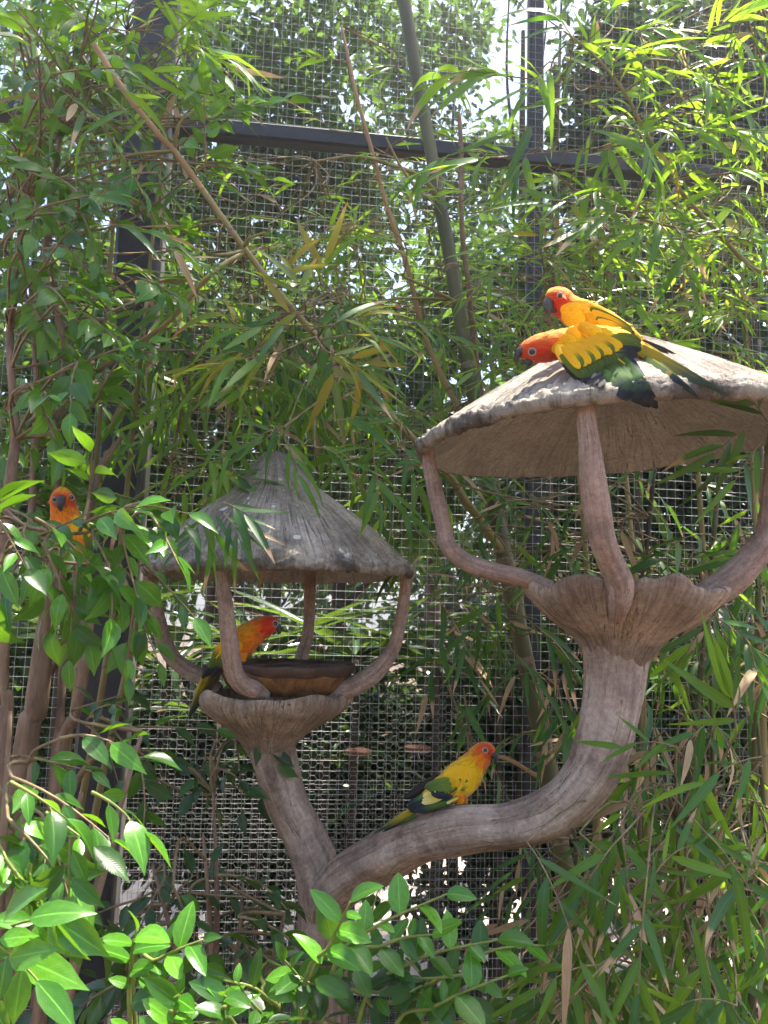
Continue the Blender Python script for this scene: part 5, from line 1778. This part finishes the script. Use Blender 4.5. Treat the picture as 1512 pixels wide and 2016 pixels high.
# --- foreground shrub along the bottom: young shoots with rounded leaflets
fs_ = Plant('shrub', 'young shoots with rounded glossy leaflets along the bottom in front of the trunk', 'shrub', (P(600, 2016, 1.0).x, 1.0, 0))
q0 = fs_.root.location
shoots = (((590, 2000), (650, 1860), (690, 1775), .98), ((590, 2000), (700, 1850), (880, 1760), 1.0), ((640, 1960), (760, 1860), (850, 1840), 1.02), ((700, 2040), (800, 1900), (980, 1850), 1.02), ((260, 2060), (258, 1900), (268, 1830), .95), ((262, 1950), (310, 1890), (400, 1850), .95),
          ((330, 2080), (345, 1990), (350, 1960), .9), ((430, 2080), (450, 1980), (440, 1960), .92), ((560, 2080), (520, 1960), (440, 1930), 1.05), ((620, 2080), (600, 1950), (560, 1890), 1.05), ((760, 2080), (860, 1980), (1000, 1920), 1.0), ((760, 2080), (930, 1890), (1080, 1860), 1.06), ((480, 2090), (400, 1990), (330, 1950), 1.0))
for a_, b_, c_, dd in shoots:
    pa, pb, pc_ = P(*a_, dd + .02), P(*b_, dd), P(*c_, dd - .02)
    fs_.stem('shoot', [(q0.x + (pa.x - q0.x) * .6, q0.y, -.02, .006), ((q0.x + pa.x * 2) / 3, (q0.y + pa.y) / 2, pa.z * .6, .004), (*pa, .003), (*pb, .0022), (*pc_, .0012)], 26, 7, M['twig_green'])
    c = catmull([tuple(pa), tuple(pb), tuple(pc_)], 12)
    ax = (pc_ - pa).normalized()
    sd = ax.cross(Vector((0, -.7, .7))).normalized()
    nl = 9
    for k in range(nl):
        t = .18 + .82 * k / (nl - 1)
        q = Vector(c[int(t * 11)])
        s = 1 if k % 2 else -1
        ang = rng.gauss(0, .1) if k == nl - 1 else s * rng.uniform(.75, 1.15)
        ld = ax * math.cos(ang) + sd * math.sin(ang) + Vector((0, -.25, -.15)) + rv(.1)
        fs_.leaf('round', rng.choice(('lf_fresh', 'lf_fresh', 'lf_ficus')), q, ld, Vector((0, -.6, .8)) + rv(.25), .043 * rng.uniform(.5, 1.2), rng.uniform(.8, 1.1))
for k in range(26):
    x, y = rng.uniform(380, 1010), rng.uniform(1890, 2060)
    ficus_twig(fs_, P(x, y, rng.uniform(1.0, 1.2)), dirv(rng.choice((-1, 1)) * .7, .1, -.3, .4), rng.uniform(.07, .12), rng.randint(5, 7), .048, ('lf_dark', 'lf_ficus', 'lf_dark'), .3, kind='round', wid=.85)
fs_.finish(M['twig_green'])


# ================================================================ plants beyond the fence
def strap_plant(px, py, dd, n, L, label, mats=('lf_strap',), wid=1.0, up=.7):
    c = P(px, py, dd)
    pl = Plant('strap_leaved_plant', label, 'plant', (c.x, c.y, 0), 'strap leaved plants beyond the fence')
    pl.stem('stem', [(c.x, c.y, -.02, .02), (c.x + .01, c.y, c.z * .5, .016), (c.x, c.y, c.z, .012)], 10, 8, M['bark_dark'], lump=.1)
    for k in range(n):
        a = rng.uniform(0, 2 * PI)
        e = rng.uniform(.1, 1.2) * up
        dr = Vector((math.cos(a), math.sin(a), e)).normalized()
        # an arching strap from three leaf pieces would break apart: one long curved blade
        pl.leaf('strap', rng.choice(mats), c + dr * .02, dr, Vector((-dr.x * .5, -dr.y * .5, 1)) + rv(.25), L * rng.uniform(.6, 1.1), wid)
    pl.finish(M['twig'])


STRAPS = ((330, 1330, 2.75, 26, .5, 'strap leaved plant beyond the fence left of the left mushroom supports'), (520, 1290, 2.8, 30, .55, 'strap leaved plant beyond the fence framed by the left mushroom supports'), (700, 1300, 2.75, 30, .55, 'strap leaved plant beyond the fence at the right support of the left mushroom'),
          (860, 1310, 2.7, 28, .5, 'drooping strap leaved plant beyond the fence between the two mushrooms'), (430, 1420, 2.6, 22, .4, 'low strap leaved plant beyond the fence under the left bowl'), (980, 1250, 2.9, 24, .5, 'strap leaved plant beyond the fence left of the right bowl'), (1340, 1150, 2.75, 28, .5, 'strap leaved plant beyond the fence between the right supports'),
          (1440, 1330, 2.7, 26, .5, 'strap leaved plant beyond the fence below the right bowl'), (780, 1560, 2.9, 18, .45, 'strap leaved plant beyond the fence behind the parrot on the branch'), (640, 1500, 2.75, 20, .45, 'pale strap leaved plant beyond the fence right of the left bowl'), (1080, 620, 3.0, 26, .6, 'fan of long narrow leaves beyond the fence behind the upper parrots'), (1250, 640, 2.9, 26, .6, 'tall strap leaved plant beyond the fence right of the upper parrots'), (120, 1250, 2.7, 24, .5, 'strap leaved plant beyond the fence behind the ficus stems'))
for row in STRAPS:
    strap_plant(*row)


def cloud(n, centre, rad, hollow=.3):
    """n random points in an uneven ellipsoid"""
    u = nprng.normal(size=(n, 3))
    u /= np.linalg.norm(u, axis=1)[:, None]
    r = nprng.random(n) ** (1 / 2.2)
    return np.array(centre) + u * (r[:, None] * (1 - hollow) + hollow * nprng.random((n, 1))) * np.array(rad)


def crown(parent, name, clusters, leaf, mat, per, kind='ficus', wid=1.0):
    """joined small leaves gathered in clumps"""
    pts, dirs = [], []
    for (c, r) in clusters:
        k = max(3, per // 14)
        sub = cloud(k, c, r)
        for s in sub:
            m = 14
            off = nprng.normal(size=(m, 3)) * (.16 * float(np.mean(r)) + .02)
            pts.append(s + off)
            dirs.append(off / (np.linalg.norm(off, axis=1)[:, None] + 1e-6) + nprng.normal(size=(m, 3)) * .5 + np.array((0, 0, -.35)))
    pts, dirs = np.concatenate(pts), np.concatenate(dirs)
    n = len(pts)
    d = dirs / np.linalg.norm(dirs, axis=1)[:, None]
    nr = nprng.normal(size=(n, 3)) * .6 + np.array((0, 0, 1.0))
    nr -= d * (nr * d).sum(1)[:, None]
    nr /= np.linalg.norm(nr, axis=1)[:, None]
    x = np.cross(d, nr)
    sz = leaf * nprng.uniform(.6, 1.25, n)
    # small six-sided leaf, folded along the midrib
    w = {'ficus': .24, 'bamboo': .09}[kind] * wid
    tv = np.array([(0, 0, 0), (-w, .35, .06), (0, .4, 0), (w, .35, .06), (-w * .7, .72, .02), (0, .78, -.05), (w * .7, .72, .02), (0, 1.05, -.12)])
    tf = np.array([(0, 2, 1, 1), (0, 3, 2, 2), (1, 2, 5, 4), (2, 3, 6, 5), (4, 5, 7, 7), (5, 6, 7, 7)])
    quads = np.array([(0, 3, 2, 1), (1, 2, 5, 4), (2, 3, 6, 5), (4, 5, 6, 7)])
    V = pts[:, None, :] + (x[:, None, :] * tv[None, :, 0:1] + d[:, None, :] * tv[None, :, 1:2] + nr[:, None, :] * tv[None, :, 2:3]) * sz[:, None, None]
    Fq = quads[None] + (np.arange(n) * 8)[:, None, None]
    uv = np.tile(np.array([(.5, 0, 0), (0, .35, 0), (.5, .4, 0), (1, .35, 0), (0.1, .72, 0), (.5, .78, 0), (.9, .72, 0), (.5, 1, 0)]), (n, 1))
    rn = np.repeat(nprng.random(n), 8)
    return fast_mesh(name, V.reshape(-1, 3), Fq.reshape(-1, 4), M[mat], parent, uv, rn, 'stuff')


def tree(name, label, base, height, trunk_r, clusters, leaf, mat, per, cat='tree', bark='bark_dark', kind='ficus', group=None, lean=(0, 0), fork=.3):
    root = thing(name, label, cat, (base[0], base[1], 0), group)
    b = Vector((base[0], base[1], 0))
    path = [(b.x, b.y, -.05, trunk_r * 1.3), (b.x + lean[0] * .3, b.y + lean[1] * .3, height * .35, trunk_r), (b.x + lean[0] * .7, b.y + lean[1] * .7, height * .7, trunk_r * .75), (b.x + lean[0], b.y + lean[1], height, trunk_r * .4)]
    v, f, s, _ = sweep(path, 30, 14, lump=.15, seed=base[0])
    build('trunk', v, f, M[bark], root)
    bag = Bag()
    c = catmull(path, 30)
    for (cc, r) in clusters:
        cc = Vector(cc)
        zt = min(height * .95, max(height * fork, cc.z - .6 * (cc - b).length * .5))
        i = int(np.argmin(np.abs(c[:, 2] - zt)))
        a = Vector(c[i][:3])
        m = (a + cc) * .5 + Vector((0, 0, -.08 * (cc - a).length)) + rv(.04)
        bag.tube([(*a, trunk_r * .4), (*m, trunk_r * .28), (*cc, trunk_r * .1)], 12, 7, lump=.12)
        for q in range(3):
            e = cc + Vector((rng.gauss(0, .5) * r[0], rng.gauss(0, .5) * r[1], rng.gauss(.2, .4) * r[2]))
            bag.tube([(*m.lerp(cc, .6), trunk_r * .14), (*m.lerp(e, .7), trunk_r * .1), (*e, trunk_r * .04)], 8, 5)
    if bag.v: bag.build('limbs', M[bark], root)
    crown(root, 'crown', clusters, leaf, mat, per, kind)
    return root


def px_cluster(px, py, d, rpx, rdep=None):
    c = P(px, py, d)
    r = rpx * d / F
    return (tuple(c), (r, rdep or r, r))


BT = 'trees beyond the fence'
tree('tree', 'fine leaved tree beyond the fence at upper left, lit from behind', (-.9, 4.3), 3.4, .06, [px_cluster(x, y, d, r) for x, y, d, r in ((420, 120, 4.2, 170), (560, 260, 4.3, 160), (620, 60, 4.4, 170), (300, 330, 4.2, 190), (480, 430, 4.3, 170), (120, 150, 4.0, 220), (680, 360, 4.4, 120))], .075, 'lf_tree', 1700, group=BT)
tree('tree', 'airy tree with sky gaps beyond the fence left of the slim post', (.35, 5.4), 4.6, .055, [px_cluster(x, y, d, r) for x, y, d, r in ((900, 60, 5.4, 110), (830, 200, 5.4, 130), (980, 330, 5.5, 110), (760, 90, 5.5, 110), (900, 420, 5.4, 150), (700, 460, 5.4, 150))], .085, 'lf_tree', 850, group=BT)
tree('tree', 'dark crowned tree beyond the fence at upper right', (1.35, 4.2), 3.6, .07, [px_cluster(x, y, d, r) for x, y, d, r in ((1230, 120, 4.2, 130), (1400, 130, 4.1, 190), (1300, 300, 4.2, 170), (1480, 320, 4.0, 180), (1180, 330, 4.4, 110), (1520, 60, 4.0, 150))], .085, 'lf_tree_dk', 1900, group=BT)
tree('tree', 'slim dark trunk with sparse leaves directly behind the slim post', (P(1028, 300, 4.9).x, 4.9), 5.5, .035, [px_cluster(1010, -120, 4.9, 130), px_cluster(1090, -80, 4.8, 100)], .08, 'lf_tree', 300, group=BT)
tree('tree', 'slim dark trunk just right of the slim post, beyond the fence', (P(1093, 200, 5.2).x, 5.2), 5.5, .045, [px_cluster(1110, -150, 5.2, 120)], .08, 'lf_tree_dk', 300, group=BT)
tree('tree', 'low bushy tree beyond the fence behind the cone roof', (-.2, 3.7), 2.1, .05, [px_cluster(x, y, d, r) for x, y, d, r in ((560, 640, 3.7, 180), (760, 720, 3.8, 190), (420, 800, 3.6, 190), (640, 900, 3.7, 200), (850, 950, 3.8, 170), (930, 600, 4.0, 170), (300, 1000, 3.5, 180))], .08, 'lf_tree', 1500, group=BT)
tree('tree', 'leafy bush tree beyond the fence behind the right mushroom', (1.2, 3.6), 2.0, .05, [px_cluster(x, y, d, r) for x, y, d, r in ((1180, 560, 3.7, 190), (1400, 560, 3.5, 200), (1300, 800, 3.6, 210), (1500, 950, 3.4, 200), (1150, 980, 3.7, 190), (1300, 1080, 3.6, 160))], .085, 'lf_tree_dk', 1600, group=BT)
tree('tree', 'shady bush tree beyond the fence behind the ficus stems', (-1.3, 3.3), 2.2, .05, [px_cluster(x, y, d, r) for x, y, d, r in ((60, 450, 3.4, 220), (150, 750, 3.3, 200), (40, 1000, 3.2, 200), (260, 620, 3.4, 170))], .075, 'lf_tree', 1600, group=BT)
# low bushes
SB = 'bushes beyond the fence'
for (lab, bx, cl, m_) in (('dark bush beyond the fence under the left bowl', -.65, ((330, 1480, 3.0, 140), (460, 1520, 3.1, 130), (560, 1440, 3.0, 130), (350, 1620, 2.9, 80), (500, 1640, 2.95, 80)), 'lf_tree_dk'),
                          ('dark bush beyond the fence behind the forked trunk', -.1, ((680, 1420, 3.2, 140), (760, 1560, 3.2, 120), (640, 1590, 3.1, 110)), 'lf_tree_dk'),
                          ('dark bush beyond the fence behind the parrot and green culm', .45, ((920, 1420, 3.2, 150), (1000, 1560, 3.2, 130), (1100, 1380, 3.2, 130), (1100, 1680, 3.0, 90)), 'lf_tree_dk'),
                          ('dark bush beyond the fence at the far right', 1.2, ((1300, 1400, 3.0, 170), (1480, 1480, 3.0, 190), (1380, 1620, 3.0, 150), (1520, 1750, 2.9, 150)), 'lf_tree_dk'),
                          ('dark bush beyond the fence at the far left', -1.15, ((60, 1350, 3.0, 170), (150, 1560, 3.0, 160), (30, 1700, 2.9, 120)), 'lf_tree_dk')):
    tree('bush', lab, (bx, 3.05), .9, .022, [px_cluster(*c) for c in cl], .06, m_, 1500, cat='bush', group=SB)
for (lab, bx, cl) in (('thin scraggly bush beyond the fence below the curved branch', .3, ((860, 1760, 3.0, 70), (960, 1730, 3.0, 80), (920, 1850, 2.95, 60))),
                      ('thin scraggly bush beyond the fence left of the trunk base', -.45, ((420, 1740, 2.9, 70), (520, 1760, 2.95, 70), (470, 1850, 2.9, 50)))):
    tree('bush', lab, (bx, 3.0), .7, .016, [px_cluster(*c) for c in cl], .055, 'lf_tree_dk', 260, cat='bush', group=SB)
# slender bare stems standing before the sunlit path
for i, (px, w, dd, lab) in enumerate(((590, 16, 3.0, 'bare dark stem beyond the fence just left of the trunk base'), (890, 18, 3.05, 'bare dark stem beyond the fence, leftmost of the three below the branch'), (935, 24, 3.1, 'bare dark stem beyond the fence, middle one of the three below the branch'), (990, 16, 3.0, 'bare dark stem beyond the fence, rightmost of the three below the branch'), (1420, 16, 3.0, 'bare dark stem beyond the fence behind the lower right bamboo'))):
    p = P(px, 1800, dd)
    st = Plant('sapling', lab, 'sapling', (p.x, p.y, 0), 'bare stems beyond the fence')
    r = w * dd / F / 2
    st.stem('stem', [(p.x + rng.uniform(-.05, .05), p.y, -.02, r * 1.2), (p.x, p.y, p.z, r), (p.x + rng.uniform(-.06, .06), p.y, 1.0, r * .9), (p.x + rng.uniform(-.1, .1), p.y, 1.5, r * .6)], 24, 8, M['bark_dark'], lump=.2, seed=px * .1)
    for k in range(3):
        q = Vector(st.skel[rng.randrange(8, 20)])
        st.stem('branch', [(*q, r * .4), (*(q + Vector((rng.uniform(-.12, .12), 0, .12))), r * .25), (*(q + Vector((rng.uniform(-.3, .3), .05, .2))), r * .1)], 10, 6, M['bark_dark'])
    st.finish(M['twig'])
# yellow leaved shrub
yc = P(1480, 470, 2.9)
yl = Plant('croton_shrub', 'shrub with broad yellow leaves beyond the fence at the right edge', 'shrub', (yc.x, yc.y, 0))
yl.stem('stem', [(yc.x, yc.y, -.02, .02), (yc.x, yc.y, 1.2, .016), (yc.x, yc.y, yc.z + .3, .008)], 20, 8, M['bark_dark'])
for (x, y) in ((1480, 300), (1500, 330), (1470, 340), (1430, 430), (1400, 470), (1460, 490), (1370, 500), (1500, 450), (1340, 530), (1420, 520), (1510, 280)):
    yl.leaf('round', 'lf_yellow', P(x, y, 2.85), dirv(-.6, -.2, -.2, .5), Vector((0, -.5, .8)) + rv(.3), .16, .8)
yl.finish(M['twig'])
# far screen of trees on the other side of the path, each its own
FT = 'far trees across the path'
for i, (x, y, h, lab) in enumerate(((-5.5, 9.0, 5.2, 'far left edge tree across the path'), (-3.2, 8.2, 4.6, 'rounded tree across the path behind the left ficus'), (-1.2, 8.8, 5.0, 'tree across the path behind the cone roof'), (.6, 9.2, 3.3, 'lower tree across the path beneath the sky gap'), (2.4, 8.4, 4.4, 'tree across the path behind the right mushroom'), (4.6, 9.0, 5.2, 'far right edge tree across the path'))):
    cl = []
    for k in range(9):
        cl.append(((x + rng.uniform(-1.1, 1.1), y + rng.uniform(-.7, .7), h * rng.uniform(.12, 1.0)), (.85, .7, .7)))
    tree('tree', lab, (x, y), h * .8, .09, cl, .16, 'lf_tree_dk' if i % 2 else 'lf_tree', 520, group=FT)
# low hedge behind the path
hb = thing('hedge', 'clipped dark hedge running along the far side of the path', 'hedge', (0, 7.2, 0))
crown(hb, 'foliage', [((x, 7.3 + .1 * vnoise((x, 0, 0)), .55), (.5, .35, .6)) for x in np.arange(-6, 6.1, .55)], .12, 'lf_tree_dk', 420)
bg_ = Bag()
for x in np.arange(-6, 6.1, .55):
    bg_.tube([(x, 7.3, -.02, .02), (x + .03, 7.3, .5, .015), (x, 7.3, .9, .006)], 6, 6)
bg_.build('stems', M['bark_dark'], hb)

# tall unseen shade tree, its leaf clumps placed to block sun below
sc_ = []
for (x, y, z, r) in ((.6, 2.25, 5.4, .42), (.82, 2.25, 5.5, .24), (.0, 2.0, 5.3, .28), (-.4, 2.3, 5.3, .25), (-1.2, 2.6, 5.2, .4), (2.3, 2.2, 5.8, .3), (.1, 3.2, 5.8, .4), (1.2, 3.3, 5.8, .4), (-.9, 3.6, 5.8, .5), (.3, 4.2, 6.2, .5), (2.2, 3.4, 5.8, .5), (1.1, 2.75, 5.7, .2)):
    sc_.append(((x, y, z), (r, r, r * .6)))
tree('unseen_shade_tree', 'tall unseen shade tree with leaf clumps placed to shade the aviary', (3.6, 2.6), 5.2, .13, sc_, .10, 'lf_tree', 460, cat='tree', lean=(-.5, .3), fork=.93)

# ================================================================ thin air volume added to imitate lens flare
def flare_haze_box(x0, x1, y0, y1, z0, z1, density):
    m, nt, nd, ln = mat_new('flare_haze_air')
    out = N(nt, 'ShaderNodeOutputMaterial')
    pv = N(nt, 'ShaderNodeVolumePrincipled')
    pv.inputs['Color'].default_value = (0.93, 0.95, 1.0, 1)
    pv.inputs['Density'].default_value = density
    pv.inputs['Anisotropy'].default_value = 0.65
    ln.new(pv.outputs[0], out.inputs['Volume'])
    vs = [(x, y, z) for x in (x0, x1) for y in (y0, y1) for z in (z0, z1)]
    o = build('flare_haze', vs, [(0, 1, 3, 2), (4, 6, 7, 5), (0, 4, 5, 1), (2, 3, 7, 6), (0, 2, 6, 4), (1, 5, 7, 3)], m, None, False)
    o['kind'] = 'stuff'
    return o


flare_haze_box(-95, 95, -45, 125, -1.1, 7.6, 0.0065)
